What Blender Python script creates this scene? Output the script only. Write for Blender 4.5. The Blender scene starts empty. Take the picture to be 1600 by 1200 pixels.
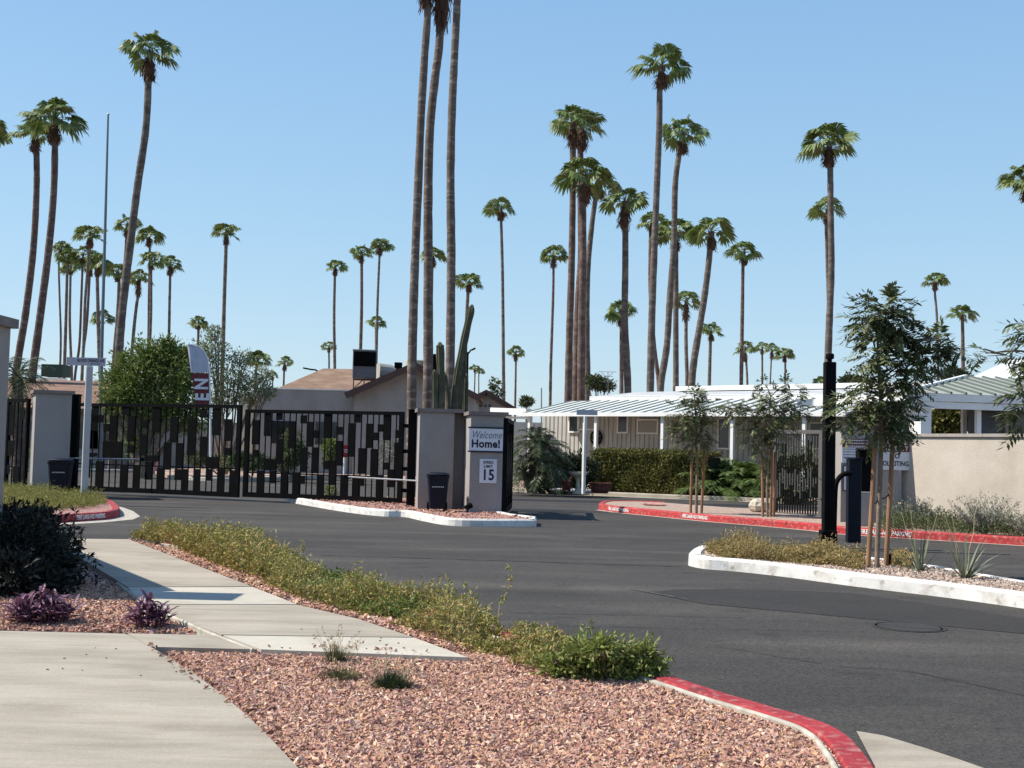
import bpy, math, random
import numpy as np
from mathutils import Vector, Matrix, noise
from mathutils.geometry import tessellate_polygon
random.seed(7); RNG = np.random.default_rng(7)
sc = bpy.context.scene
C = sc.collection
# ---------------- camera ----------------
FPX = 1900.0; PITCH = math.atan(100/1900); ROLL = math.radians(1.4); CH = 1.6
F = Vector((0, math.cos(PITCH), math.sin(PITCH)))
U0 = Vector((0, -math.sin(PITCH), math.cos(PITCH))); R0 = Vector((1, 0, 0))
U = U0*math.cos(ROLL) - R0*math.sin(ROLL); R = R0*math.cos(ROLL) + U0*math.sin(ROLL)
cam = bpy.data.cameras.new('camera'); co = bpy.data.objects.new('camera', cam); C.objects.link(co)
cam.sensor_width = 36; cam.lens = FPX/1600*36; cam.clip_end = 3000; cam.clip_start = .1
mt = Matrix((R, U, -F)).transposed().to_4x4(); mt.translation = (0, 0, CH); co.matrix_world = mt
sc.camera = co
# ---------------- sky and sun ----------------
SUN_EL = 48; SUN_H = Vector((-.998, .05, 0)).normalized()
w = bpy.data.worlds.new('World'); sc.world = w; w.use_nodes = True
nt = w.node_tree; bg = nt.nodes['Background']
sky = nt.nodes.new('ShaderNodeTexSky'); sky.sky_type = 'NISHITA'; sky.sun_disc = False
sky.sun_elevation = math.radians(SUN_EL); sky.sun_rotation = math.atan2(SUN_H.x, SUN_H.y)
sky.air_density = 1.0; sky.dust_density = 0.6; sky.ozone_density = 1.5; sky.altitude = 300
# pale summer sky: the Nishita sky blended with a soft blue gradient by elevation
ge_ = nt.nodes.new('ShaderNodeNewGeometry'); sp_ = nt.nodes.new('ShaderNodeSeparateXYZ'); nt.links.new(ge_.outputs['Incoming'], sp_.inputs[0])
ng_ = nt.nodes.new('ShaderNodeMath'); ng_.operation = 'MULTIPLY'; ng_.inputs[1].default_value = -1; nt.links.new(sp_.outputs[2], ng_.inputs[0])
rp_ = nt.nodes.new('ShaderNodeValToRGB'); nt.links.new(ng_.outputs[0], rp_.inputs[0]); el_ = rp_.color_ramp.elements
el_[0].position = 0.0; el_[0].color = (.61, .80, .95, 1); el_[1].position = 1.0; el_[1].color = (.14, .32, .80, 1)
e3_ = el_.new(.18); e3_.color = (.44, .73, .98, 1); e4_ = el_.new(.40); e4_.color = (.30, .58, .98, 1)
ml_ = nt.nodes.new('ShaderNodeVectorMath'); ml_.operation = 'SCALE'; ml_.inputs[3].default_value = 5.0; nt.links.new(rp_.outputs[0], ml_.inputs[0])
mx_ = nt.nodes.new('ShaderNodeMix'); mx_.data_type = 'RGBA'; mx_.inputs[0].default_value = .72
nt.links.new(sky.outputs[0], mx_.inputs[6]); nt.links.new(ml_.outputs[0], mx_.inputs[7]); nt.links.new(mx_.outputs[2], bg.inputs[0]); bg.inputs[1].default_value = 0.12
sl = bpy.data.lights.new('sun', 'SUN'); sl.energy = 5.0; sl.angle = math.radians(.5); sl.color = (1, .935, .83)
so = bpy.data.objects.new('sun', sl); C.objects.link(so)
sd = Vector((SUN_H.x*math.cos(math.radians(SUN_EL)), SUN_H.y*math.cos(math.radians(SUN_EL)), math.sin(math.radians(SUN_EL))))
so.rotation_euler = sd.to_track_quat('Z', 'Y').to_euler(); so.location = (0, 0, 30)
sc.view_settings.view_transform = 'Standard'; sc.view_settings.look = 'None'
sc.view_settings.exposure = 0.55; sc.view_settings.gamma = 1
sc.view_settings.use_curve_mapping = False

# ---------------- pixel -> world helpers ----------------
def ray(px, py): return F + R*((px-800)/FPX) + U*((600-py)/FPX)
def G(px, py, z=0):
    d = ray(px, py); t = (z-CH)/d.z
    return Vector((d.x*t, d.y*t, z))
def A(px, py, Y):
    d = ray(px, py); t = Y/d.y
    return Vector((d.x*t, Y, CH+d.z*t))
def XY(px, Y, z=0):                     # ground point under image column px (taken near the horizon) at depth Y
    py = 700
    for _ in range(4):
        p = A(px, py, Y); py += (p.z-z)*FPX/Y
    return Vector((p.x, Y, z))
# ---------------- object helpers ----------------
FR = {}
def tag(o, label=None, cat=None, group=None, kind=None):
    if label: o['label'] = label
    if cat: o['category'] = cat
    if group: o['group'] = group
    if kind: o['kind'] = kind
    return o
def thing(name, label, cat, loc=(0, 0, 0), rz=0, group=None):
    o = bpy.data.objects.new(name, None); C.objects.link(o); o.empty_display_size = .2
    o.location = loc; o.rotation_euler = (0, 0, rz)
    FR[o.name] = Matrix.Translation(Vector(loc)) @ Matrix.Rotation(rz, 4, 'Z')
    return tag(o, label, cat, group)
class MB:
    def __init__(s): s.v = []; s.f = []; s.mi = []; s.m = 0
    def add(s, vs, fs):
        n = len(s.v); s.v += [tuple(p) for p in vs]
        for f in fs: s.f.append(tuple(i+n for i in f)); s.mi.append(s.m)
    def box(s, c, d, rz=0, bev=0, M=None):
        x, y, z = d[0]/2, d[1]/2, d[2]/2
        if bev:
            b = bev; vs = []; prof = [(x-b, y), (-x+b, y), (-x, y-b), (-x, -y+b), (-x+b, -y), (x-b, -y), (x, -y+b), (x, y-b)]
            ins = [(a*(1-b/x), c2*(1-b/y)) for a, c2 in prof]
            rings = [(ins, -z), (prof, -z+b), (prof, z-b), (ins, z)]
            for pr, zz in rings: vs += [(a, c2, zz) for a, c2 in pr]
            fs = [tuple(range(7, -1, -1)), tuple(range(24, 32))]
            fs = [tuple(range(8))[::1], tuple(range(24, 32))]
            for r in range(3):
                for i in range(8): j = (i+1) % 8; fs.append((r*8+i, r*8+j, r*8+8+j, r*8+8+i))
        else:
            vs = [(a, b2, c2) for c2 in (-z, z) for a, b2 in ((-x, -y), (x, -y), (x, y), (-x, y))]
            fs = [(3, 2, 1, 0), (4, 5, 6, 7), (0, 1, 5, 4), (1, 2, 6, 5), (2, 3, 7, 6), (3, 0, 4, 7)]
        T = Matrix.Translation(Vector(c)) @ (M if M else Matrix.Rotation(rz, 4, 'Z'))
        s.add([T @ Vector(v) for v in vs], fs)
    def bar(s, a, b, wx, wz=None, up=Vector((0, 0, 1))):   # rectangular bar from a to b
        a = Vector(a); b = Vector(b); wz = wz or wx; d = (b-a); L = d.length; d.normalize()
        sd_ = d.cross(up)
        if sd_.length < 1e-4: sd_ = Vector((1, 0, 0))
        sd_.normalize(); u = sd_.cross(d)
        vs = [p + sd_*(i*wx/2) + u*(j*wz/2) for p in (a, b) for i, j in ((-1, -1), (1, -1), (1, 1), (-1, 1))]
        s.add(vs, [(0, 1, 2, 3), (7, 6, 5, 4), (0, 4, 5, 1), (1, 5, 6, 2), (2, 6, 7, 3), (3, 7, 4, 0)])
    def tube(s, pts, rads, n=8, cap=True, ribs=None):
        pts = [Vector(p) for p in pts]; k = len(pts)
        if not hasattr(rads, '__len__'): rads = [rads]*k
        vs = []; prev = None
        for i, p in enumerate(pts):
            t = (pts[min(i+1, k-1)]-pts[max(i-1, 0)]).normalized()
            ref = prev if prev else (Vector((1, 0, 0)) if abs(t.x) < .9 else Vector((0, 1, 0)))
            e = (ref-t*ref.dot(t)).normalized(); prev = e; g = t.cross(e)
            for j in range(n):
                a = 2*math.pi*j/n; rr = rads[i]
                if ribs: rr *= (1 if j % 2 == 0 else ribs)
                vs.append(p+e*(rr*math.cos(a))+g*(rr*math.sin(a)))
        fs = [(i*n+j, i*n+(j+1) % n, (i+1)*n+(j+1) % n, (i+1)*n+j) for i in range(k-1) for j in range(n)]
        if cap: fs += [tuple(range(n-1, -1, -1)), tuple((k-1)*n+j for j in range(n))]
        s.add(vs, fs)
    def lathe(s, prof, c, n=16, sx=1, sy=1):
        c = Vector(c); vs = [c+Vector((r*sx*math.cos(2*math.pi*j/n), r*sy*math.sin(2*math.pi*j/n), z)) for r, z in prof for j in range(n)]
        fs = [(i*n+j, i*n+(j+1) % n, (i+1)*n+(j+1) % n, (i+1)*n+j) for i in range(len(prof)-1) for j in range(n)]
        fs += [tuple(range(n-1, -1, -1)), tuple((len(prof)-1)*n+j for j in range(n))]
        s.add(vs, fs)
    def poly(s, pts, z0, z1):             # extruded outline (xy), z0 bottom, z1 top
        P = [(p[0], p[1]) for p in pts]
        if sum(P[i][0]*P[(i+1) % len(P)][1]-P[(i+1) % len(P)][0]*P[i][1] for i in range(len(P))) < 0: P.reverse()
        n = len(P); vs = [(x, y, z1) for x, y in P]+[(x, y, z0) for x, y in P]
        tr = tessellate_polygon([[Vector((x, y, 0)) for x, y in P]])
        fs = []
        for t in tr:
            a, b, c = [Vector((P[i][0], P[i][1], 0)) for i in t]
            fs.append(tuple(t) if (b-a).cross(c-a).z > 0 else tuple(reversed(t)))
        if z0 < z1: fs += [(i+n, (i+1) % n+n, (i+1) % n, i) for i in range(n)]
        s.add(vs, fs)
    def prism(s, prof, p0, ax_u, ax_v, ax_w, L):  # profile in (u,v) extruded by L along w
        p0 = Vector(p0); n = len(prof)
        vs = [p0+ax_u*a+ax_v*b for a, b in prof]+[p0+ax_u*a+ax_v*b+ax_w*L for a, b in prof]
        s.add(vs, [tuple(range(n)), tuple(range(2*n-1, n-1, -1))]+[(i, i+n, (i+1) % n+n, (i+1) % n) for i in range(n)])
    def np(s, V, Fc):
        n = len(s.v); s.v += V.tolist(); s.f += (Fc+n).tolist(); s.mi += [s.m]*len(Fc)
    def build(s, name, mats, parent=None, local=False, smooth=False, top=None, origin=None):
        me = bpy.data.meshes.new(name)
        V = np.array(s.v, dtype=float).reshape(-1, 3)
        root = parent
        if parent is not None:
            while root.parent: root = root.parent
            if not local:
                Mi = np.array(FR[root.name].inverted()); V = V @ Mi[:3, :3].T + Mi[:3, 3]
            loc = (0, 0, 0)
        else:
            if origin is None:
                origin = ((V[:, 0].min()+V[:, 0].max())/2, (V[:, 1].min()+V[:, 1].max())/2, V[:, 2].min())
            V = V-np.array(origin); loc = origin
        me.from_pydata(V.tolist(), [], s.f)
        if not isinstance(mats, (list, tuple)): mats = [mats]
        for m in mats: me.materials.append(m)
        if len(mats) > 1: me.polygons.foreach_set('material_index', s.mi)
        if smooth: me.polygons.foreach_set('use_smooth', [True]*len(me.polygons))
        me.update(); me.validate()
        o = bpy.data.objects.new(name, me); C.objects.link(o); o.location = loc
        if parent is not None: o.parent = parent
        FR[o.name] = Matrix.Translation(Vector(loc))
        return o
def struct(name, mb, mat, **k): return tag(mb.build(name, mat, origin=(0, 0, 0), **k), kind='structure')
# ---------------- materials ----------------
def mat(name, col, rough=.8, c2=None, scale=3.0, bump=0, bscale=40, c3=None, s3=.4, metal=0, spec=.3, rnd=None, stretch=None, coords='Object', detail=4, lo=.35, hi=.65, trans=0):
    m = bpy.data.materials.new(name); m.use_nodes = True; n = m.node_tree; N = n.nodes; L = n.links
    b = N['Principled BSDF']; b.inputs['Roughness'].default_value = rough; b.inputs['Metallic'].default_value = metal
    b.inputs['Specular IOR Level'].default_value = spec
    tc = N.new('ShaderNodeNewGeometry') if coords == 'World' else N.new('ShaderNodeTexCoord')
    vec = tc.outputs['Position'] if coords == 'World' else tc.outputs['Object']
    if stretch:
        mp = N.new('ShaderNodeMapping'); mp.inputs['Scale'].default_value = stretch; L.new(vec, mp.inputs[0]); vec = mp.outputs[0]
    out = None
    def rgb(c): return (c[0], c[1], c[2], 1)
    if rnd:                                     # list of colours chosen per island
        ge = N.new('ShaderNodeNewGeometry'); cr = N.new('ShaderNodeValToRGB'); cr.color_ramp.interpolation = 'LINEAR'
        e = cr.color_ramp.elements
        while len(e) < len(rnd): e.new(.5)
        for i, c in enumerate(rnd): e[i].position = i/(len(rnd)-1); e[i].color = rgb(c)
        L.new(ge.outputs['Random Per Island'], cr.inputs[0]); out = cr.outputs[0]
    def mixn(src, c, sca, lo, hi, det=4):
        no = N.new('ShaderNodeTexNoise'); no.inputs['Scale'].default_value = sca; no.inputs['Detail'].default_value = det
        L.new(vec, no.inputs['Vector'])
        mr = N.new('ShaderNodeMapRange'); mr.inputs[1].default_value = lo; mr.inputs[2].default_value = hi
        L.new(no.outputs[0], mr.inputs[0])
        mx = N.new('ShaderNodeMix'); mx.data_type = 'RGBA'; L.new(mr.outputs[0], mx.inputs[0])
        if src is None: mx.inputs[6].default_value = rgb(col)
        else: L.new(src, mx.inputs[6])
        mx.inputs[7].default_value = rgb(c); return mx.outputs[2]
    if c2: out = mixn(out, c2, scale, lo, hi, detail)
    if c3: out = mixn(out, c3, s3, .5, .75, 3)
    if out is None: b.inputs['Base Color'].default_value = rgb(col)
    else: L.new(out, b.inputs['Base Color'])
    if bump:
        no = N.new('ShaderNodeTexNoise'); no.inputs['Scale'].default_value = bscale; no.inputs['Detail'].default_value = 5
        L.new(vec, no.inputs['Vector']); bp = N.new('ShaderNodeBump'); bp.inputs['Strength'].default_value = bump; bp.inputs['Distance'].default_value = .02
        L.new(no.outputs[0], bp.inputs['Height']); L.new(bp.outputs[0], b.inputs['Normal'])
    if trans:
        t = N.new('ShaderNodeBsdfTranslucent'); ms = N.new('ShaderNodeMixShader'); ms.inputs[0].default_value = trans
        if out is not None: L.new(out, t.inputs[0])
        else: t.inputs[0].default_value = rgb(col)
        L.new(b.outputs[0], ms.inputs[1]); L.new(t.outputs[0], ms.inputs[2]); L.new(ms.outputs[0], N['Material Output'].inputs[0])
    return m
ASPH = mat('asphalt', (.051, .0465, .0415), .92, (.037, .034, .0305), .35, .5, 90, (.068, .062, .054), 1.1, coords='World', stretch=(.35, 1, 1))
ASPH2 = mat('asphalt_patch', (.034, .031, .028), .9, (.029, .0265, .0242), 1.5, .5, 90, coords='World')
def speckle(m, sc_, amt, dark=(.02, .02, .02)):
    """fine aggregate speckle multiplied into a ground material"""
    N = m.node_tree.nodes; L = m.node_tree.links; b = N['Principled BSDF']
    src = b.inputs['Base Color'].links[0].from_socket
    ge = N.new('ShaderNodeNewGeometry'); v = N.new('ShaderNodeTexVoronoi'); v.inputs['Scale'].default_value = sc_
    L.new(ge.outputs['Position'], v.inputs['Vector'])
    hs = N.new('ShaderNodeSeparateColor'); L.new(v.outputs['Color'], hs.inputs[0])
    mr = N.new('ShaderNodeMapRange'); mr.inputs[3].default_value = 1-amt; mr.inputs[4].default_value = 1+amt
    L.new(hs.outputs[0], mr.inputs[0])
    mx = N.new('ShaderNodeMix'); mx.data_type = 'RGBA'; mx.blend_type = 'MULTIPLY'; mx.inputs[0].default_value = 1
    cc = N.new('ShaderNodeCombineColor')
    for i in range(3): L.new(mr.outputs[0], cc.inputs[i])
    L.new(src, mx.inputs[6]); L.new(cc.outputs[0], mx.inputs[7]); L.new(mx.outputs[2], b.inputs['Base Color'])

CONC = mat('concrete', (.35, .308, .245), .9, (.275, .242, .19), 2.6, .3, 60, (.385, .342, .275), .7, coords='World', stretch=(.5, 2, 1))
CONCB = mat('concrete_light', (.46, .42, .345), .9, (.40, .365, .295), 3, .2, 60, coords='World')
CONCE = mat('concrete_edge', (.45, .42, .36), .9, (.31, .28, .23), 9, .2, 60, coords='World')
JOINT = mat('joint', (.16, .14, .12), .95)
KWHITE = mat('curb_white_paint', (.66, .65, .62), .7, (.56, .54, .50), 2.5, .15, 30, (.45, .42, .38), 5, coords='World')
KRED = mat('curb_red_paint', (.40, .026, .03), .75, (.31, .032, .035), 3, .2, 40, (.38, .17, .14), 16, coords='World')
KRED2 = mat('curb_faded_red_paint', (.34, .030, .036), .8, (.25, .024, .03), 3, .2, 40, (.34, .16, .14), 14, coords='World')
LETTER = mat('stencil_paint', (.80, .76, .74), .7, (.55, .3, .29), 25, coords='World', lo=.5, hi=.8)
def gravelmat(name, cols, s=22, bump=.8):
    m = bpy.data.materials.new(name); m.use_nodes = True; N = m.node_tree.nodes; L = m.node_tree.links; b = N['Principled BSDF']
    b.inputs['Roughness'].default_value = .95; b.inputs['Specular IOR Level'].default_value = .2
    ge = N.new('ShaderNodeNewGeometry'); v = N.new('ShaderNodeTexVoronoi'); v.inputs['Scale'].default_value = s
    L.new(ge.outputs['Position'], v.inputs['Vector'])
    cr = N.new('ShaderNodeValToRGB'); e = cr.color_ramp.elements
    while len(e) < len(cols): e.new(.5)
    for i, c in enumerate(cols): e[i].position = i/(len(cols)-1); e[i].color = (*c, 1)
    hs = N.new('ShaderNodeSeparateColor'); L.new(v.outputs['Color'], hs.inputs[0]); L.new(hs.outputs[0], cr.inputs[0])
    L.new(cr.outputs[0], b.inputs['Base Color'])
    bp = N.new('ShaderNodeBump'); bp.inputs['Strength'].default_value = bump; bp.inputs['Distance'].default_value = .03; bp.invert = True
    L.new(v.outputs['Distance'], bp.inputs['Height']); L.new(bp.outputs[0], b.inputs['Normal'])
    return m
PINKS = [(.123, .057, .047), (.381, .188, .142), (.470, .274, .189), (.269, .142, .126), (.560, .353, .210), (.370, .171, .137), (.694, .513, .378), (.336, .194, .189), (.504, .296, .158), (.213, .103, .084), (.616, .422, .284), (.448, .228, .179)]
GRAV = gravelmat('pink_gravel_bed', [(.18, .09, .08), (.38, .2, .17), (.3, .17, .16), (.45, .29, .22)], 26)
STONE = mat('pink_stone', (0, 0, 0), .9, rnd=PINKS, bump=.3, bscale=60)
GRAVT = gravelmat('tan_gravel_bed', [(.22, .15, .12), (.42, .31, .25), (.34, .24, .19), (.5, .4, .32)], 30)
SOIL = gravelmat('desert_ground', [(.3, .24, .18), (.42, .33, .26), (.36, .28, .22)], 14)
STUC_SHADE = mat('stucco', (.30, .28, .265), .92, (.27, .252, .238), 1.6, .35, 55, (.32, .30, .285), .5, coords='World')  # pillar fronts' shade put into the colour: darker than the wall's same paint
STUC2 = mat('wall_stucco_tan', (.45, .40, .34), .92, (.40, .352, .297), 2.2, .35, 55, (.48, .43, .37), .8, coords='World')
speckle(ASPH, 70, .4); speckle(ASPH2, 70, .35); speckle(CONC, 120, .07); speckle(CONCB, 120, .07); speckle(STUC2, 45, .05); speckle(STUC_SHADE, 45, .05)
def mottle(m, sca, stretch, dark, lo, hi, detail=3):
    """wear: a second noise that darkens or lightens the ground material in large soft patches"""
    N = m.node_tree.nodes; L = m.node_tree.links; b = N['Principled BSDF']; src = b.inputs['Base Color'].links[0].from_socket
    ge = N.new('ShaderNodeNewGeometry'); mp = N.new('ShaderNodeMapping'); mp.inputs['Scale'].default_value = stretch; mp.inputs['Rotation'].default_value = (0, 0, .22); L.new(ge.outputs['Position'], mp.inputs[0])
    no = N.new('ShaderNodeTexNoise'); no.inputs['Scale'].default_value = sca; no.inputs['Detail'].default_value = detail; L.new(mp.outputs[0], no.inputs['Vector'])
    mr = N.new('ShaderNodeMapRange'); mr.inputs[1].default_value = lo; mr.inputs[2].default_value = hi; mr.inputs[3].default_value = 0; mr.inputs[4].default_value = 1; L.new(no.outputs[0], mr.inputs[0])
    mx = N.new('ShaderNodeMix'); mx.data_type = 'RGBA'; mx.blend_type = 'MULTIPLY'; L.new(mr.outputs[0], mx.inputs[0]); L.new(src, mx.inputs[6]); mx.inputs[7].default_value = (*dark, 1); L.new(mx.outputs[2], b.inputs['Base Color'])
mottle(ASPH, .5, (.16, 1.6, 1), (1.28, 1.27, 1.24), .52, .66); mottle(ASPH, 1.7, (.7, 1, 1), (.72, .72, .73), .60, .70, 5); mottle(ASPH, 9, (1, 1, 1), (.78, .78, .78), .66, .72, 2)
mottle(CONC, 1.1, (1, 1, 1), (.86, .85, .83), .56, .66, 6); mottle(CONC, 7, (.4, 2, 1), (.93, .92, .90), .5, .62, 6); mottle(CONCB, 2, (1, 1, 1), (.90, .89, .87), .55, .65, 6)
mottle(STUC2, .9, (1, 1, .35), (.90, .885, .86), .5, .65, 6); mottle(STUC_SHADE, .9, (1, 1, .3), (.90, .89, .88), .5, .65, 6)
mottle(KWHITE, 6, (1, 1, 1), (.62, .6, .57), .60, .68, 5); mottle(KRED, 9, (1, 1, 1), (.55, .5, .5), .62, .68, 5); mottle(KRED2, 9, (1, 1, 1), (.6, .7, .7), .58, .66, 5)
CAPM = mat('cap_brown', (.16, .13, .12), .8, (.21, .175, .16), 4, .2, 40)
CAPC = mat('coping_grey', (.33, .30, .27), .85, (.27, .245, .22), 4, .2, 40)
BLK = mat('black_metal', (.0035, .0035, .004), .65, (.006, .006, .0065), 3, .05, 30, spec=.06)
DGREY = mat('dark_grey_metal', (.045, .043, .042), .6, (.035, .034, .033), 3, spec=.15)
NAVY = mat('navy_plastic', (.004, .006, .014), .55, (.006, .009, .018), 6, .05, 20, spec=.2)
WHT = mat('white_metal', (.76, .76, .74), .5, (.70, .70, .68), 2)
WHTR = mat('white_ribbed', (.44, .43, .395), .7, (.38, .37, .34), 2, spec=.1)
AWN = mat('awning_panel', (.50, .53, .51), .8, (.45, .48, .465), 1.5, spec=.05)
AWND = mat('awning_seam_shade', (.17, .195, .19), .9, spec=.05)  # shadows of the corrugated panels put into a dark seam colour
ROOFG = mat('greygreen_roof', (.33, .35, .32), .7, (.28, .30, .275), 1.5)
SIDING = mat('grey_siding', (.085, .092, .10), .7, (.07, .077, .085), 4)
GLASS = mat('dark_glass', (.02, .022, .025), .15, spec=.6)
SHING = mat('brown_shingle', (.225, .145, .098), .9, (.175, .11, .073), 3, .6, 30, (.27, .185, .13), 1, stretch=(1, 1, 4))
FASC = mat('fascia_brown', (.085, .05, .042), .8)
TRUNK = mat('palm_trunk', (.135, .112, .096), .95, (.08, .064, .055), 1.2, .8, 12, (.21, .175, .148), 2.6, stretch=(1, 1, 2.2), detail=6)
TRUNKR = mat('palm_trunk_reddish', (.135, .092, .075), .95, (.08, .052, .044), 1.2, .8, 12, (.20, .15, .125), 2.6, stretch=(1, 1, 2.2), detail=6)
TRUNKB = mat('palm_trunk_big', (.15, .118, .098), .95, (.085, .063, .052), 1.6, 1, 14, (.29, .24, .20), 3.2, stretch=(1, 1, 3.0), detail=7)
PALM = mat('palm_leaf', (0, 0, 0), .55, rnd=[(.062, .103, .023), (.096, .144, .032), (.131, .188, .045), (.175, .205, .059), (.078, .119, .029)], spec=.4, trans=.25)
SKIRT = mat('dead_frond', (0, 0, 0), .95, rnd=[(.038, .019, .013), (.075, .038, .027), (.120, .072, .050), (.053, .025, .020)])
BARK = mat('young_bark', (.25, .19, .14), .9, (.16, .12, .09), 8, .5, 40)
STAKE = mat('timber_stake', (.30, .17, .095), .9, (.20, .11, .065), 6, .4, 30, stretch=(1, 1, .3))
LEAFG = mat('tree_leaf', (0, 0, 0), .45, rnd=[(.056, .078, .030), (.097, .121, .049), (.145, .156, .070), (.072, .092, .038), (.193, .191, .092)], spec=.2, trans=.15)
LEAFB = mat('bright_leaf', (0, 0, 0), .6, rnd=[(.081, .125, .024), (.135, .188, .042), (.189, .237, .060), (.121, .163, .036), (.216, .213, .060)], trans=.25)
LEAFY = mat('groundcover_leaf', (0, 0, 0), .7, rnd=[(.149, .178, .036), (.267, .241, .065), (.184, .225, .043), (.400, .322, .115), (.467, .305, .122), (.216, .193, .057), (.334, .305, .086)], trans=.2)
LEAFD = mat('dry_leaf', (0, 0, 0), .8, rnd=[(.253, .177, .063), (.380, .253, .101), (.202, .190, .063), (.430, .342, .164), (.278, .215, .076)], trans=.15)
LEAFH = mat('hedge_leaf', (0, 0, 0), .6, rnd=[(.075, .094, .022), (.150, .144, .036), (.112, .125, .030), (.225, .188, .060), (.062, .075, .022)], trans=.15)
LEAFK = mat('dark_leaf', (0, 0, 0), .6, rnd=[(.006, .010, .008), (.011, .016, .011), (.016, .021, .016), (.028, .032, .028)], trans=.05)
LEAFS = mat('sage_leaf', (0, 0, 0), .8, rnd=[(.20, .20, .16), (.28, .27, .22), (.16, .17, .12), (.34, .32, .27)], trans=.1)
LEAFP = mat('purple_leaf', (0, 0, 0), .5, rnd=[(.068, .019, .048), (.135, .048, .088), (.189, .081, .129), (.297, .176, .229), (.095, .027, .068)], trans=.15)
GRASS = mat('tuft_leaf', (0, 0, 0), .7, rnd=[(.05, .07, .02), (.10, .11, .04), (.20, .17, .09), (.07, .09, .03)], trans=.2)
STRAW = mat('straw', (0, 0, 0), .8, rnd=[(.45, .38, .22), (.38, .30, .17), (.5, .45, .3)])
CACT = mat('cactus_skin', (.085, .085, .05), .8, (.055, .058, .036), 6, .3, 30, (.16, .14, .10), 3)
BLUEM = mat('yucca_leaf', (0, 0, 0), .6, rnd=[(.10, .13, .08), (.15, .18, .12), (.08, .10, .06), (.22, .24, .17)], spec=.4)
SIGNW = mat('sign_white', (.62, .63, .67), .5, (.58, .59, .63), 5)
SIGNR = mat('sign_maroon', (.13, .03, .03), .5)
INK = mat('ink', (.012, .012, .03), .6)
INKG = mat('ink_soft', (.16, .15, .18), .6)
SIGNG = mat('sign_grey', (.38, .37, .42), .5)
STOPR = mat('stop_red', (.35, .015, .02), .5)
TERRA = mat('terracotta', (.16, .055, .04), .8, (.11, .04, .03), 6)
ROCK = mat('limestone', (.55, .50, .42), .9, (.42, .38, .31), 5, .6, 14)
POSTG = mat('post_grey', (.42, .44, .47), .5, (.38, .40, .43), 3)
PINKM = mat('pink_stucco', (.50, .27, .26), .85, (.44, .24, .23), 2)
GALV = mat('galvanised', (.30, .31, .32), .45, (.24, .25, .26), 5, metal=.5)
STUC_LIT = mat('stucco_sunlit', (.66, .58, .42), .9, (.6, .52, .38), 2, .2, 40)  # clubhouse stucco in sunlight: the brightness is put into the colour

# ---------------- text ----------------
def text_pts(body, size, sx=1.0, shear=0.0, bold=0.0, align='CENTER'):
    cu = bpy.data.curves.new('txt', 'FONT'); cu.body = body; cu.size = size; cu.align_x = align; cu.align_y = 'CENTER'
    cu.shear = shear; cu.offset = bold; cu.resolution_u = 3; cu.extrude = .002; cu.space_character = 1.05
    o = bpy.data.objects.new('txt', cu); C.objects.link(o)
    dg = bpy.context.evaluated_depsgraph_get(); me = bpy.data.meshes.new_from_object(o.evaluated_get(dg))
    V = [Vector((v.co.x*sx, v.co.y, v.co.z)) for v in me.vertices]; Fc = [tuple(p.vertices) for p in me.polygons]
    bpy.data.objects.remove(o); bpy.data.meshes.remove(me); bpy.data.curves.remove(cu)
    return V, Fc
def put_text(mb, body, size, c, right, up, sx=1.0, shear=0.0, bold=0.0):
    V, Fc = text_pts(body, size, sx, shear, bold); right = Vector(right).normalized(); up = Vector(up).normalized(); n = right.cross(up)
    mb.add([Vector(c)+right*v.x+up*v.y+n*v.z for v in V], Fc)
# ---------------- foliage ----------------
def unit(n, rng=RNG):
    v = rng.normal(size=(n, 3)); return v/np.linalg.norm(v, axis=1)[:, None]
def leafquads(P, L, W, D=None, flat=0.0):
    """rhombus leaves at points P; D preferred directions; flat pulls normals upward"""
    n = len(P); d = unit(n)
    if D is not None: d = d*.6+D; d /= np.linalg.norm(d, axis=1)[:, None]
    nn = unit(n); nn[:, 2] += flat; s = np.cross(d, nn); s /= (np.linalg.norm(s, axis=1)[:, None]+1e-6)
    L = L*(.6+.8*RNG.random((n, 1))); W = W*(.7+.6*RNG.random((n, 1)))
    b = np.cross(s, d)*W*.25
    V = np.stack([P, P+d*L*.45+s*W*.5+b, P+d*L, P+d*L*.45-s*W*.5+b], axis=1).reshape(-1, 3)
    return V, np.arange(4*n).reshape(-1, 4)
def blobpts(c, r, n, shell=.55, rough=.3):
    u = unit(n); rad = (shell+(1-shell)*RNG.random((n, 1))**.7)
    k = np.array([1+rough*noise.noise(Vector((a*2.3+c[0], b*2.3+c[1], e*2.3+c[2]))) * 1.6 for a, b, e in u])[:, None]
    return np.array(c)+u*rad*k*np.array(r), u
def cloud(mb, c, r, n, L, W, shell=.5, rough=.3, flat=.3, out=.7):
    P, u = blobpts(c, r, n, shell, rough); V, Fc = leafquads(P, L, W, u*out, flat); mb.np(V, Fc)
def smoothpath(P, k=6):
    P = [Vector(p) for p in P]; out = []
    for i in range(len(P)-1):
        a, b, c, d = P[max(i-1, 0)], P[i], P[i+1], P[min(i+2, len(P)-1)]
        for j in range(k):
            t = j/k; out.append(.5*((2*b)+(c-a)*t+(2*a-5*b+4*c-d)*t*t+(3*b-a-3*c+d)*t**3))
    out.append(P[-1]); return out
def inpoly(P, poly):
    x, y = P[:, 0], P[:, 1]; ins = np.zeros(len(P), bool); n = len(poly)
    for i in range(n):
        x1, y1 = poly[i][0], poly[i][1]; x2, y2 = poly[(i+1) % n][0], poly[(i+1) % n][1]
        c = ((y1 > y) != (y2 > y)) & (x < (x2-x1)*(y-y1)/((y2-y1) or 1e-9)+x1); ins ^= c
    return ins
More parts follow.
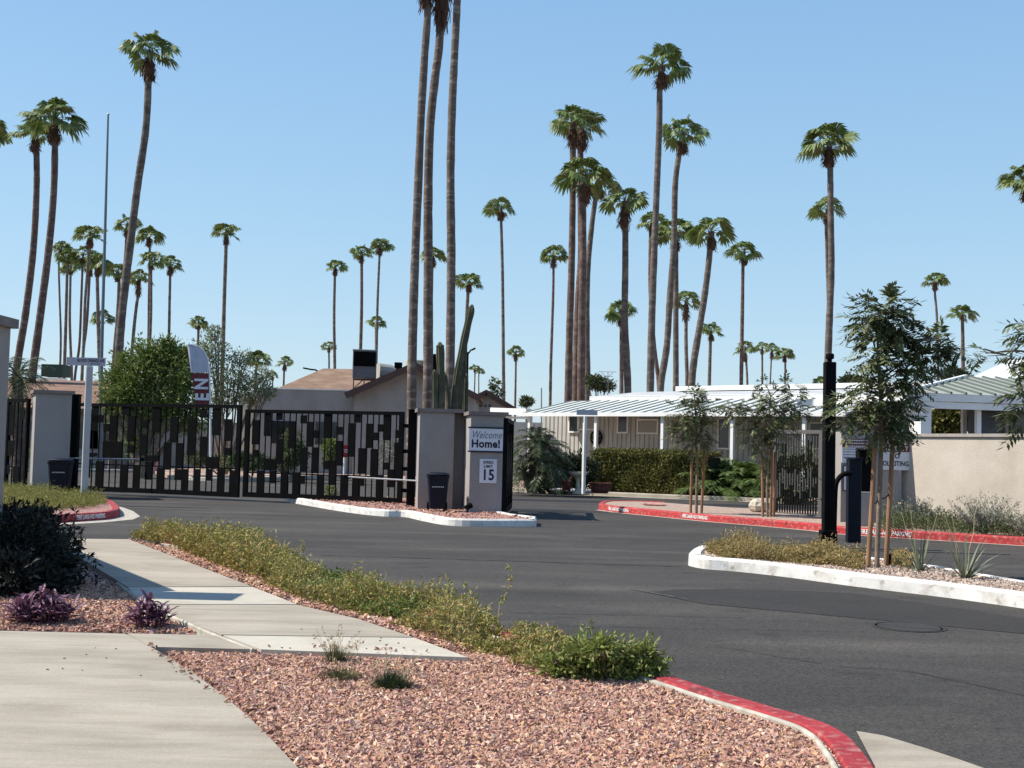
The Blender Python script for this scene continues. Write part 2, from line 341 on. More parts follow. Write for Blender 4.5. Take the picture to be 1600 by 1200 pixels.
def samplepoly(poly, n):
    xs = [p[0] for p in poly]; ys = [p[1] for p in poly]; out = []
    tot = 0
    while tot < n:
        Q = np.column_stack([RNG.uniform(min(xs), max(xs), n*2), RNG.uniform(min(ys), max(ys), n*2)])
        Q = Q[inpoly(Q, poly)]; out.append(Q); tot += len(Q)
        if len(Q) == 0: break
    return np.concatenate(out)[:n]
#--PART2--
# ================= GROUND =================
g = MB(); g.poly([(-900, -60), (900, -60), (900, 1500), (-900, 1500)], -.02, -.02); struct('ground', g, SOIL)
g = MB(); g.poly([(-60, -6), (60, -6), (60, 62.5), (-60, 62.5)], 0, 0); struct('road', g, ASPH)
def G2(px, py, z=0): p = G(px, py, z); return (p.x, p.y)
def pathpx(pts, z=0, k=5, smooth=True):
    P = [G(x, y, z) for x, y in pts]; P = [Vector((p.x, p.y, 0)) for p in P]
    return smoothpath(P, k) if smooth else P
def curb(name, path, side, m, wd=.15, h=.15, z0=-.03, gutter=None, extra=None):
    mb = MB(); n = len(path)
    prof = [(0, z0), (.012, h-.03), (.04, h), (wd-.01, h), (wd, h-.012), (wd, z0)]
    vs = []
    for i, p in enumerate(path):
        t = (path[min(i+1, n-1)]-path[max(i-1, 0)]).normalized(); nn = Vector((-t.y, t.x, 0))*side
        for a, z in prof: vs.append((p.x+nn.x*a, p.y+nn.y*a, z))
    q = len(prof)
    fs = [((i*q+j), (i*q+j+1), ((i+1)*q+j+1), ((i+1)*q+j)) for i in range(n-1) for j in range(q-1)]
    if side > 0: fs = [tuple(reversed(f)) for f in fs]
    fs += [tuple(range(q)), tuple(range((n-1)*q+q-1, (n-1)*q-1, -1))]
    mb.add(vs, fs); o = struct(name, mb, m)
    if gutter:
        g = MB(); vs = []
        for i, p in enumerate(path):
            t = (path[min(i+1, n-1)]-path[max(i-1, 0)]).normalized(); nn = Vector((-t.y, t.x, 0))*side
            vs += [(p.x+nn.x*.01, p.y+nn.y*.01, .006), (p.x-nn.x*gutter, p.y-nn.y*gutter, .006)]
        fs = [(2*i, 2*i+1, 2*i+3, 2*i+2) for i in range(n-1)]
        if side < 0: fs = [tuple(reversed(f)) for f in fs]
        g.add(vs, fs); struct('gutter_edge', g, CONCE)
    return o
def inset(path, side, d):
    out = []; n = len(path)
    for i, p in enumerate(path):
        t = (path[min(i+1, n-1)]-path[max(i-1, 0)]).normalized(); out.append((p.x-t.y*side*d, p.y+t.x*side*d))
    return out
def curb_text(parent, a, b, body, size, z=.08, sx=1.0, path=None, side=1):
    if path:
        S = [0]; 
        for i in range(1, len(path)): S.append(S[-1]+(path[i]-path[i-1]).length)
        near_ = lambda q: S[min(range(len(path)), key=lambda i: (path[i].x-q[0])**2+(path[i].y-q[1])**2)]
        def at(s_):
            s_ = max(0, min(S[-1]-1e-4, s_)); i = max(k for k in range(len(S)-1) if S[k] <= s_); t = (path[i+1]-path[i]).normalized(); return path[i]+t*(s_-S[i]), Vector((t.y, -t.x, 0))*side
        s0, s1 = near_(a), near_(b)
        V, Fc = text_pts(body, size, 1, 0, .002); wd = max(v.x for v in V)-min(v.x for v in V); mb = MB(); VV = []
        for v in V:
            p_, nn = at((s0+s1)/2+v.x*(s1-s0)/wd); VV.append(p_+nn*(.006-.09*(v.y+z)+v.z)+Vector((0, 0, z+v.y)))
        mb.add(VV, Fc); return mb.build('lettering', LETTER, parent)
    a = Vector((a[0], a[1], z)); b = Vector((b[0], b[1], z)); d = (b-a).normalized(); L = (b-a).length
    up = Vector((0, 0, 1)); nrm = d.cross(up); mb = MB()
    V, Fc = text_pts(body, size, 1, 0, .002); wd = max(v.x for v in V)-min(v.x for v in V); sxx = L/wd
    c = (a+b)/2+nrm*.006
    upt = (up - nrm*.09).normalized()
    mb.add([c+d*v.x*sxx+upt*v.y+nrm*v.z for v in V], Fc)
    return mb.build('lettering', LETTER, parent)
# --- foreground concrete ---
dw = [(-700, 960), (-60, 984), (195, 990), (214, 999), (250, 1019), (300, 1050), (345, 1083), (385, 1117), (425, 1156), (468, 1202), (560, 1330), (-900, 1330)]
Z = .15
m = MB(); m.poly([G2(x, y, Z) for x, y in dw], -.02, Z); struct('driveway', m, CONC)
def slab(name, pts, mt_, z=Z): m = MB(); m.poly([G2(x, y, z) for x, y in pts], -.02, z); return struct(name, m, mt_)
slab('sidewalk', [(199, 989.5), (344, 992.5), (402, 1014.5), (236, 1010.5)], CONC)
slab('sidewalk', [(349, 992.5), (648, 996.5), (731, 1027), (408, 1014.5)], CONCB)
slab('sidewalk', [(224, 944.5), (466, 945), (560, 967), (646, 995.5), (346, 991.5), (300, 974), (262, 960)], CONC)
slab('sidewalk', [(200, 917.5), (395, 917), (464, 944), (223, 943.5)], CONCB)
slab('sidewalk', [(40, 841), (201, 842.5), (262, 866), (330, 892), (393, 916), (199, 916.5), (120, 868), (60, 848)], CONC)
edge = pathpx([(190, 910), (215, 927), (262, 955), (300, 972), (346, 992), (404, 1014)], Z)
curb('sidewalk_edging', edge, -1, CONCE, wd=.055, h=.158)
# --- curb in front (red top, bare inner side) ---
kp = pathpx([(262, 847), (290, 850), (400, 875), (500, 902), (590, 930), (700, 960), (830, 996), (960, 1031), (1050, 1054), (1140, 1082), (1210, 1102), (1290, 1126), (1330, 1146), (1352, 1166), (1376, 1196), (1402, 1240)], .15)
struct_k = curb('red_curb', kp, -1, KRED2, wd=.17)
inner = []
n = len(kp)
for i, p in enumerate(kp):
    t = (kp[min(i+1, n-1)]-kp[max(i-1, 0)]).normalized(); inner.append(p+Vector((t.y, -t.x, 0))*.165)
curb('curb_backing', inner, -1, CONCE, wd=.06, h=.148)
# gravel beds (z .1)
bed1 = [(x, y) for x, y in [G2(232, 1009, .1), G2(402, 1014, .1), G2(731, 1026, .1)]]
mid = [p for p in inner if p.y < G(1000, 1035).y]
bedA = [(p.x, p.y) for p in [G(232, 1008, .1), G(402, 1013, .1), G(740, 1025, .1), G(900, 1010, .1)]] + \
       [(p.x, p.y) for p in inner if p.y < G(930, 1025).y] + [G2(x, y, .1) for x, y in [(560, 1330), (425, 1150), (385, 1112), (345, 1078), (300, 1046), (250, 1015)]]
m = MB(); m.poly(bedA, -.02, .1); struct('gravel_bed', m, GRAV)
stripD = [(p.x, p.y) for p in [G(199, 841, .1), G(262, 865, .1), G(330, 891, .1), G(394, 915, .1), G(465, 943, .1), G(560, 966, .1), G(647, 994, .1), G(735, 1026, .1)]] + \
         [(p.x, p.y) for p in reversed([q for q in inner if q.y >= G(1010, 1040).y])]
m = MB(); m.poly(stripD, -.02, .085); struct('planting_strip', m, GRAV)
bedC = [G2(x, y, .1) for x, y in [(-700, 958), (-60, 983), (199, 989), (344, 992), (300, 973), (262, 956), (215, 928), (190, 911), (120, 868), (40, 842), (-300, 846), (-900, 880)]]
m = MB(); m.poly(bedC, -.02, .1); struct('gravel_bed', m, GRAV)
# apron at the lower right
m = MB(); m.poly([G2(x, y) for x, y in [(1338, 1143), (1380, 1150), (1440, 1168), (1500, 1188), (1545, 1204), (1640, 1240), (1400, 1260)]], .004, .004); struct('gutter_apron', m, CONC)
slab('sidewalk', [(1284, 1195), (1380, 1199), (1400, 1260), (1200, 1260)], CONC, .12)
# --- left island ---
kl = pathpx([(-160, 800), (-60, 812), (0, 818), (50, 820), (88, 817.5), (120, 815.5), (156, 813), (173, 811), (188, 807)], 0)
lo = curb('red_curb', kl, 1, KRED2, wd=.17)
kl2 = pathpx([(188, 807), (186, 800), (176, 792), (160, 786)], 0)
curb('red_curb', kl2, 1, KRED2, wd=.17)
curb_text(lo, G2(122, 815.5), G2(161, 812), 'FIRE LANE-NO PARKING', .12, path=kl)
il = inset(kl, 1, .15)+inset(kl2, 1, .15)+[G2(x, y, .13) for x, y in [(150, 780), (110, 776), (40, 770), (-160, 762)]]
m = MB(); m.poly(il, -.02, .13); struct('gravel_bed', m, GRAV)
m = MB(); m.poly([G2(x, y) for x, y in [(172, 789), (192, 793), (208, 799), (219, 807), (208, 812), (161, 816.5), (103, 820), (40, 824), (50, 818), (120, 812), (180, 805)]], .005, .005); struct('gutter_apron', m, CONCE)
# --- centre median ---
kc = pathpx([(446, 784), (480, 790), (520, 797), (560, 803), (600, 807), (632, 808), (660, 814), (700, 821), (760, 823), (838, 823)], 0)
curb('white_curb', kc, 1, KWHITE, wd=.16)
kc2 = pathpx([(838, 823), (839, 818), (800, 813), (770, 806)], 0, smooth=False)
curb('white_curb', kc2, 1, KWHITE, wd=.16)
isl = inset(kc, 1, .14)+inset(kc2, 1, .14)[1:]+[G2(x, y, .12) for x, y in [(790, 786), (780, 778), (600, 778), (470, 778)]]
m = MB(); m.poly(isl, -.02, .12); struct('gravel_bed', m, GRAV)
# --- right white curb island ---
kr = pathpx([(1076, 884), (1100, 889), (1150, 893), (1230, 902), (1340, 917), (1480, 934), (1600, 951), (1720, 969), (1850, 990)], 0)
curb('white_curb', kr, 1, KWHITE, wd=.19, h=.16)
kr0 = pathpx([(1092, 868), (1080, 874), (1075, 880), (1076, 884)], 0)
curb('white_curb', kr0, 1, KWHITE, wd=.19, h=.16)
krb = pathpx([(1092, 868), (1200, 872), (1300, 879), (1440, 897), (1600, 926), (1850, 968)], 0)
curb('white_curb', krb, -1, KWHITE, wd=.14, h=.15)
iw = inset(kr0, 1, .16)+inset(kr, 1, .17)[1:]+list(reversed(inset(krb, -1, .12)))
m = MB(); m.poly(iw, -.02, .12); struct('gravel_bed', m, GRAVT)
# --- right red curb ---
rr = [(936, 797), (965, 801), (1015, 806), (1105, 815), (1200, 823), (1275, 830), (1305, 834), (1424, 842), (1600, 853), (1720, 862), (1900, 876)]
kk = pathpx(rr, 0)
ro = curb('red_curb', kk, 1, KRED, wd=.17, h=.16, gutter=.14)
curb_text(ro, G2(949, 799.5), G2(978, 802.5), 'FIRE LANE-NO PARKING', .115, path=kk)
curb_text(ro, G2(1071, 811.5), G2(1106, 815), 'FIRE LANE-NO PARKING', .115, path=kk)
curb_text(ro, G2(1347, 836.9), G2(1427, 842.2), 'FIRE LANE-NO PARKING', .13, path=kk)
kk2 = pathpx([(1040, 792), (990, 790), (950, 790), (936, 793), (936, 797)], 0)
curb('red_curb', kk2, 1, KRED, wd=.17, h=.15)
br = inset(kk, 1, .15)+[G2(1900, 800, .13), G2(1290, 800, .13), G2(1210, 796, .13), G2(1140, 793, .13)]+inset(kk2, 1, .15)[:-1]
m = MB(); m.poly(br, -.02, .13); struct('gravel_bed', m, GRAVT)
# --- bed of the mobile home ---
kf = pathpx([(700, 766), (795, 768), (900, 773), (1040, 779), (1190, 785), (1320, 793), (1500, 800)], 0)
curb('stone_curb', kf, 1, mat('stone_curb_mat', (.42, .37, .29), .9, (.3, .26, .2), 2, .4, 20, coords='World'), wd=.3, h=.14, gutter=.3)
bf = [(p.x, p.y+.25) for p in kf]+[(40, 33), (40, 62), (-3, 62)]
m = MB(); m.poly(bf, -.02, .12); struct('gravel_bed', m, GRAVT)
# --- beyond the gate ---
ki = pathpx([(-60, 736), (60, 737), (160, 738), (250, 739)], 0); curb('pale_curb', ki, 1, CONCE, wd=.2)
ki = pathpx([(262, 748), (330, 752), (400, 752), (480, 748), (560, 748), (620, 751), (700, 756)], 0); curb('pale_curb', ki, 1, CONCE, wd=.2)
m = MB(); m.poly([(p.x, p.y+.15) for p in ki]+[(-2, 66), (-20, 66)], -.02, .12); struct('gravel_bed', m, GRAVT)
# --- road details ---
m = MB(); m.poly([G2(x, y) for x, y in [(1190, 921), (1330, 927), (1700, 980), (1700, 1000), (1360, 968), (1100, 944), (1010, 926), (1060, 921)]], .004, .004); struct('asphalt_patch', m, ASPH2)
def crack(pts, wd, name='pavement_crack', mm=None):
    P = pathpx(pts, 0, 10); mb = MB(); vs = []
    for i, p in enumerate(P):
        t = (P[min(i+1, len(P)-1)]-P[max(i-1, 0)]).normalized(); nn = Vector((-t.y, t.x, 0)); a = wd*random.uniform(.4, 1.3); j = random.uniform(-wd, wd)
        vs += [p+nn*(j+a)+Vector((0, 0, .007)), p+nn*(j-a)+Vector((0, 0, .007))]
    mb.add(vs, [(2*i, 2*i+1, 2*i+3, 2*i+2) for i in range(len(P)-1)]); struct(name, mb, mm or TAR)
TAR = mat('tar', (.018, .017, .017), .8)
crack([(500, 868), (650, 872), (800, 877), (950, 882), (1072, 886)], .02)
crack([(560, 830), (700, 833), (900, 838), (1060, 846)], .006)
crack([(1120, 1010), (1300, 1040), (1420, 1050), (1610, 1090)], .006)
crack([(800, 958), (900, 960), (1040, 963), (1160, 966)], .008)
crack([(860, 978), (1000, 981), (1200, 985), (1350, 988)], .006)
crack([(185, 791), (260, 793), (330, 794)], .02)
crack([(1352, 974), (1400, 979), (1440, 983), (1484, 983)], .012)
m = MB(); c = G(1420, 980); m.lathe([(.34, .003), (.34, .006), (.31, .006), (.31, .003), (.29, .003), (.29, .006), (.01, .006)], (c.x, c.y, 0), 32); mh = struct('manhole_cover', m, mat('cast_iron', (.034, .032, .031), .9, (.045, .043, .041), 30, .6, 90))
LSTREAK = mat('worn_marking', (.11, .105, .10), .9, (.062, .06, .057), 9, coords='World', lo=.4, hi=.6)
crack([(985, 921), (1030, 929), (1075, 937)], .02, 'worn_marking', LSTREAK)
crack([(880, 808), (920, 811), (928, 814)], .03, 'worn_marking', LSTREAK)
# --- stones ---
def stones(poly, n, z, s0, s1, name, far=None):
    P = samplepoly(poly, n); n = len(P)
    base = np.array([(-.5, -.35, -.5), (.5, -.3, -.5), (.45, .35, -.5), (-.5, .3, -.5), (-.35, -.28, .5), (.4, -.15, .38), (.3, .3, .5), (-.28, .22, .36)])
    s = s0+(s1-s0)*RNG.random((n, 1, 1))**2; sc_ = np.concatenate([s*(1+.7*RNG.random((n, 1, 1))), s*(.38+.45*RNG.random((n, 1, 1))), s*(.3+.45*RNG.random((n, 1, 1)))], axis=2)
    V = (base[None]+RNG.normal(0, .13, (n, 8, 3)))*sc_
    for ax in ((0, 1, np.pi), (0, 2, .6), (1, 2, .8)):
        a = RNG.uniform(-ax[2], ax[2], n); ca, sa = np.cos(a)[:, None], np.sin(a)[:, None]
        x, y = V[:, :, ax[0]].copy(), V[:, :, ax[1]].copy(); V[:, :, ax[0]] = x*ca-y*sa; V[:, :, ax[1]] = x*sa+y*ca
    V += np.column_stack([P, z+.006+.014*RNG.random(n)])[:, None, :]
    q = np.array([(3, 2, 1, 0), (4, 5, 6, 7), (0, 1, 5, 4), (1, 2, 6, 5), (2, 3, 7, 6), (3, 0, 4, 7)])
    Fc = (np.arange(n)[:, None, None]*8+q[None]).reshape(-1, 4)
    mb = MB(); mb.np(V.reshape(-1, 3), Fc); o = mb.build(name, STONE, origin=(0, 0, 0)); return o
bedAv = [p for p in bedA if p[1] > 4.6]
o = stones(bedA, 82000, .1, .013, .038, 'gravel'); tag(o, 'pink and tan crushed gravel in the foreground bed beside the red curb', 'gravel', kind='stuff')
near = [G2(x, y, .1) for x, y in [(-250, 975), (-60, 983), (199, 989), (342, 992), (300, 972), (262, 955), (218, 928), (190, 912), (-250, 880)]]
o = stones(near, 20000, .1, .015, .042, 'gravel'); tag(o, 'pink crushed gravel around the purple plants beside the driveway', 'gravel', kind='stuff')
o = stones(stripD, 9000, .085, .025, .055, 'gravel'); tag(o, 'pink gravel under the straggly green strip along the sidewalk', 'gravel', kind='stuff')
o = stones(isl, 1500, .12, .03, .07, 'gravel'); tag(o, 'reddish gravel at the foot of the gate inside the white curb', 'gravel', kind='stuff')
o = stones([p for p in iw if p[0] < 6.8], 9000, .12, .018, .042, 'gravel'); o.data.materials[0] = mat('tan_stone', (0, 0, 0), .9, rnd=[(.25, .18, .14), (.5, .39, .31), (.38, .29, .23), (.6, .5, .42), (.42, .3, .25)]); tag(o, 'tan gravel on the island inside the long white curb', 'gravel', kind='stuff')
for pl_, nn_ in (([(225, 1003), (250, 1016), (300, 1047), (345, 1080), (385, 1114), (425, 1153), (400, 1140), (350, 1100), (290, 1058), (240, 1022)], 45), ([(410, 1011), (500, 1013), (640, 1019), (700, 1022), (640, 1016), (500, 1009)], 30), ([(300, 876), (400, 912), (560, 964), (640, 990), (560, 962), (470, 940), (390, 912)], 40)):
    o = stones(px_ := [G2(x, y, .15) for x, y in pl_], nn_, .15, .012, .028, 'loose_stones'); tag(o, ['loose pink stones spilled on the driveway edge', 'loose pink stones on the pale end slab of the sidewalk', 'loose pink stones along the planted edge of the sidewalk'][[45, 30, 40].index(nn_)], 'stones', kind='stuff')
# --- litter on the concrete ---
mb = MB(); P = samplepoly([G2(x, y, Z) for x, y in [(380, 960), (640, 995), (728, 1024), (410, 1013), (240, 1005), (120, 1000), (60, 1060), (330, 1080), (230, 1010), (400, 1010)]], 26)
for x, y in P:
    if inpoly(np.array([[x, y]]), [G2(a, b, Z) for a, b in [(200, 990), (560, 967), (731, 1027), (236, 1010)]])[0] or inpoly(np.array([[x, y]]), [G2(a, b, Z) for a, b in dw])[0]:
        a = random.uniform(0, 6.28); s = random.uniform(.008, .02); mb.box((x, y, Z+.004), (s, s*.5, .004), a)
tag(mb.build('leaf_litter', mat('litter', (.09, .06, .035), .9), origin=(0, 0, 0)), 'scattered brown dry leaf bits on the pale concrete sidewalk', 'leaf litter', kind='stuff')
#--PART3--
# ================= PALMS =================
def crown_mesh(seed, nleaf=34, young=False):
    rs = random.Random(seed); mb = MB()
    for i in range(nleaf):
        a = i*2.39996+rs.uniform(-.35, .35); t = i/(nleaf-1)
        e = math.radians(76-82*t**.9+rs.uniform(-13, 13)) if not young else math.radians(80-85*t+rs.uniform(-10, 10))
        lp = (.42+.38*rs.random())*(.85+.45*t); d = Vector((math.cos(a)*math.cos(e), math.sin(a)*math.cos(e), math.sin(e)))
        s = Vector((-math.sin(a), math.cos(a), 0)); hub = d*lp+Vector((0, 0, -.10*lp*t))
        o = Vector((0, 0, .25*(1-t)-.1))
        mb.tube([o, o+d*lp*.5+Vector((0, 0, .02)), o+hub], [.03, .022, .016], 4, False)
        hub = o+hub; fw = (d+Vector((0, 0, -.30+.05*t))).normalized(); up = s.cross(fw)
        tw = rs.uniform(-1.0, 1.0); s2 = (s*math.cos(tw)+up*math.sin(tw)); R_ = rs.uniform(.9, 1.3)*(.82+.2*t); K = 9
        for k in range(-K, K+1):
            th = math.radians(k/K*88+rs.uniform(-3, 3)); dr = fw*math.cos(th)+s2*math.sin(th)
            r = R_*(.62+.38*math.cos(th*.75))*rs.uniform(.9, 1.08); wv = dr.cross(s2.cross(fw)).normalized()
            fold = up*(.035 if k % 2 else -.035)
            m1 = hub+dr*r*.58+fold+Vector((0, 0, -.05*r)); w1 = .062*r/.9*1.25
            tip = hub+dr*r*(.82+.08*rs.random())+Vector((0, 0, -r*rs.uniform(.22, .48)))
            n0 = hub+dr*.05
            mb.add([n0, m1-wv*w1, m1+wv*w1, tip-wv*.012, tip+wv*.012], [(0, 1, 2), (1, 3, 4, 2)])
    return mb
def skirt_mesh(seed, H=1.45, Rm=.36):
    rs = random.Random(seed); mb = MB()
    prof = [(.20, .1), (.24, -.15), (.30, -.5*H), (Rm, -.72*H), (.24, -.93*H), (.18, -H)]
    mb.lathe([(r*rs.uniform(.8, .95), z) for r, z in prof], (0, 0, 0), 9)
    for i in range(210):
        a = rs.uniform(0, 6.28); t = rs.random(); z = .1-H*t; r = .20+(Rm-.2)*math.sin(min(1, t*1.25)*math.pi*.55)
        if t > .85: r *= .8
        L = rs.uniform(.12, .34); out = rs.uniform(-.3, .55) if rs.random() < .85 else rs.uniform(.6, 1.3)
        p = Vector((math.cos(a)*r, math.sin(a)*r, z)); q = p+Vector((math.cos(a)*out*L, math.sin(a)*out*L, -L))
        s = Vector((-math.sin(a), math.cos(a), 0))*rs.uniform(.02, .05); mb.add([p-s, p+s, q+s*.4, q-s*.4], [(0, 1, 2, 3)])
    return mb
CROWNS = []; SKIRTS = []
def protos():
    for i in range(6):
        b = crown_mesh(100+i, 14+i*2); me = bpy.data.meshes.new('crown'); me.from_pydata([tuple(v) for v in b.v], [], b.f); me.materials.append(PALM); CROWNS.append(me)
    b = crown_mesh(900, 22, True); me = bpy.data.meshes.new('crown'); me.from_pydata([tuple(v) for v in b.v], [], b.f); me.materials.append(PALM); CROWNS.append(me)
    for i in range(3):
        b = skirt_mesh(200+i, 1.3+.2*i, .33+.04*i); me = bpy.data.meshes.new('skirt'); me.from_pydata([tuple(v) for v in b.v], [], b.f); me.materials.append(SKIRT); SKIRTS.append(me)
protos()
PG = 'tall fan palms across the skyline'
def palm(label, cx, cy, cw, pts, sk=1.0, D=None, tw=None, tm=None, var=None, wide=1.0, skr=1.0):
    """cx,cy crown hub seen at; cw crown width px; pts trunk course px from top to bottom"""
    rs = random.Random(int(cx*7+cy*3)); D = D or 1900*3.3/cw
    top = A(cx, cy, D); P = [top]+[A(x, y, D) for x, y in pts if y > cy+4]
    P = [p for p in P]; last = P[-1]; prev = P[-2] if len(P) > 1 else top
    if last.z > .3:
        sl_ = (last.x-prev.x)/max(.5, prev.z-last.z); sl_ = max(-.06, min(.06, sl_))*.6
        P.append(Vector((last.x+sl_*last.z, D, 0)))
    else: P[-1].z = 0
    base = P[-1].copy(); base.z = 0
    t = thing('palm_tree', label, 'palm tree', base, 0, PG)
    S = smoothpath(list(reversed(P)), 7); Hh = top.z
    r0 = (tw/2*D/1900) if tw else .155+.09*rs.random()
    rad = []
    for i, p in enumerate(S):
        h = p.z/Hh; rad.append(r0*(1.06-.28*h+(.25*(1-h*12) if h < 1/12 else 0))*(1+rs.uniform(-.045, .045)))
    b = MB(); b.tube(S, rad, 10, False); b.build('trunk', tm or (TRUNKR if rs.random() < .35 else TRUNK), t, smooth=True)
    def inst(name, me, sc_):
        o = bpy.data.objects.new(name, me); C.objects.link(o); o.parent = t; o.location = top-base
        o.rotation_euler = (rs.uniform(-.12, .12), rs.uniform(-.12, .12), rs.uniform(0, 6.28)); o.scale = sc_; return o
    cs = (cw*D/1900)/3.3
    inst('crown', CROWNS[var if var is not None else rs.randrange(6)], (cs*wide*rs.uniform(.95, 1.15), cs*wide*rs.uniform(.95, 1.15), cs*rs.uniform(.78, .95)))
    if sk:
        o = inst('dead_frond_skirt', SKIRTS[rs.randrange(3)], (cs*1.0*skr, cs*skr, cs*sk*.72)); o.rotation_euler = (0, 0, rs.uniform(0, 6)); o.location.z -= .42*cs
    return t
p = palm
p('very tall leaning palm whose crown stands highest in the left part of the sky', 234, 80, 104, [(232, 120), (228, 200), (215, 290), (205, 370), (195, 450), (188, 520), (184, 590)], 1.2, tw=14)
p('tall leaning palm near the left edge, right of a close pair over the brown roof', 86, 186, 95, [(86, 215), (84, 300), (76, 390), (62, 500), (50, 590), (44, 640)], .9, tw=13)
p('tall palm near the left edge, lower left of a close pair over the brown roof', 55, 208, 74, [(57, 240), (57, 300), (52, 390), (40, 490), (30, 550), (20, 620)], .9, D=70, tw=12)
p('palm cut by the left edge of the photo with only crown tips showing', -20, 205, 78, [(-22, 300), (-24, 500), (-28, 600)], .8)
p('palm with rounded crown just left of the flagpole, tallest of the crowded left cluster', 141, 366, 54, [(139, 385), (137, 420), (133, 470), (131, 530), (128, 590)], .9)
p('leftmost slim palm of the crowded left cluster, beside the leaning pair', 96, 388, 36, [(92, 410), (93, 460), (95, 530), (93, 595)], .4)
p('second slim palm from the left in the crowded left cluster', 107, 402, 42, [(105, 425), (103, 500), (100, 590)], .4)
p('third slim palm from the left in the crowded left cluster, with small brown collar', 111, 416, 38, [(110, 440), (109, 500), (111, 560), (112, 590)], .8)
p('fourth palm of the crowded left cluster, its trunk leaning left at the foot', 130, 398, 42, [(129, 415), (127, 470), (124, 540), (117, 590)], .7)
p('palm in the crowded left cluster with brown collar touching its left neighbour', 141, 414, 42, [(140, 430), (136, 500), (130, 550), (128, 590)], 1.1)
p('palm with dark round collar immediately left of the flagpole', 153, 410, 48, [(152, 430), (153, 480), (155, 550), (157, 590)], 1.2)
p('short far palm with low crown seen between the trunks behind the street sign', 160, 497, 42, [(160, 530), (158, 590)], .3)
p('palm whose crown is crossed by the trunk of the very tall leaning palm', 199, 350, 50, [(198, 370), (192, 450), (185, 540), (182, 590)], .8)
p('lower palm just left of the very tall leaning trunk', 184, 424, 44, [(186, 445), (183, 500), (178, 560)], .9)
p('upper palm of the pair standing right of the very tall leaning trunk', 233, 368, 44, [(234, 385), (233, 450), (232, 540)], .8)
p('lower palm of the pair standing right of the very tall leaning trunk', 237, 406, 46, [(236, 430), (236, 480), (234, 540)], .6)
p('short leaning palm with a thick shaggy brown collar above the leafy tree', 217, 434, 42, [(217, 455), (213, 480), (207, 540)], 1.6)
p('palm with pointed collar standing right of the crowded left cluster', 266, 412, 42, [(266, 425), (265, 470), (264, 525)], .9)
p('solitary slim tall palm between the leafy tree and the feather banner', 354, 362, 48, [(353, 390), (351, 450), (349, 520), (347, 590)], 1.1)
p('young bright palm with low crown directly above the feather banner', 310, 504, 36, [(310, 520), (309, 545)], .5, var=6)
p('bushy green palm left of the flat house parapet', 403, 562, 42, [(400, 580), (398, 610)], 0, var=6)
p('small far palm above the left end of the flat house parapet', 445, 566, 30, [(444, 580), (443, 605)], .9)
p('tiny low far palm just behind the flat house parapet', 426, 586, 24, [(426, 597), (426, 610)], .8)
p('leftmost of three slim palms rising behind the brown shingle roof', 524, 416, 37, [(523, 440), (522, 500), (523, 582)], .9)
p('middle of three slim palms rising behind the brown shingle roof', 565, 394, 42, [(565, 410), (565, 480), (563, 560)], .9)
p('right and tallest of three slim palms rising behind the brown shingle roof', 594, 384, 40, [(593, 400), (590, 470), (588, 560)], .9)
p('short palm whose small crown sits low behind the rooftop cooler', 589, 503, 33, [(587, 520), (587, 550)], .8)
p('tiny far palm with crown low beside the slim trunk over the brown roof', 514, 541, 24, [(514, 555), (514, 582)], .9)
p('left of the three big palm trunks rising behind the welcome pillar', 668, -75, 150, [(668, 20), (664, 80), (658, 180), (653, 300), (648, 420), (644, 560), (643, 640)], 1.7, D=38, tw=14.5, tm=TRUNKB, skr=.8)
p('middle of the three big palm trunks behind the welcome pillar, with hanging brown skirt', 693, -85, 150, [(687, 60), (680, 120), (672, 200), (669, 300), (669, 420), (669, 560), (668, 635)], 2.35, D=38.5, tw=15.5, tm=TRUNKB, skr=.85)
p('right of the three big palm trunks rising behind the welcome pillar', 719, -110, 150, [(714, 10), (710, 90), (706, 180), (704, 280), (705, 400), (704, 520), (702, 635)], .8, D=37.5, tw=14.5, tm=TRUNKB)
p('palm with crown half hidden behind the big middle trunk', 677, 398, 44, [(675, 430), (672, 600)], .9)
p('palm with drooping crown above the tall leaning cactus', 733, 440, 46, [(731, 462), (729, 500), (726, 580)], .8)
p('solitary slim tall palm right of the three big trunks', 783, 324, 56, [(783, 345), (785, 420), (786, 500), (787, 640)], .9)
p('small far palm with slender collar just right of the solitary tall trunk', 806, 550, 33, [(806, 570), (805, 630)], 1.1)
p('tiny far palm between the cactus and the small gabled roof', 742, 575, 20, [(742, 590), (741, 620)], .8)
p('tiny thin far palm right above the small gabled roof', 749, 580, 17, [(748, 590), (748, 615)], .3)
p('slim tall palm above the left end of the white metal roof', 865, 398, 46, [(865, 415), (864, 470), (861, 560), (860, 612)], .9)
p('highest crown of the four trunk clump over the white roof, left trunk', 896, 192, 90, [(895, 215), (895, 300), (893, 420), (890, 520), (888, 608)], 1.1, tw=12, tm=TRUNKR)
p('second highest crown of the four trunk clump over the white roof', 910, 194, 84, [(907, 215), (907, 300), (908, 400), (903, 480), (900, 605)], 1.2, tw=12, tm=TRUNKR)
p('third palm of the four trunk clump with broad crown below the top pair', 915, 274, 92, [(911, 300), (911, 400), (909, 500), (908, 605)], 1.3, tw=13, tm=TRUNKR)
p('right and lowest palm of the four trunk clump, trunk curving to the left', 938, 290, 72, [(932, 305), (925, 350), (918, 430), (917, 520), (918, 605)], .6, tw=10)
p('palm with brown collar between the four trunk clump and the tallest palm', 976, 314, 84, [(977, 340), (977, 420), (976, 500), (979, 560), (981, 610)], 1.1, tw=12)
p('tallest palm above the white metal roof, with a lopsided crown', 1034, 103, 104, [(1031, 135), (1030, 200), (1026, 300), (1022, 400), (1019, 480), (1016, 610)], .8, tw=12)
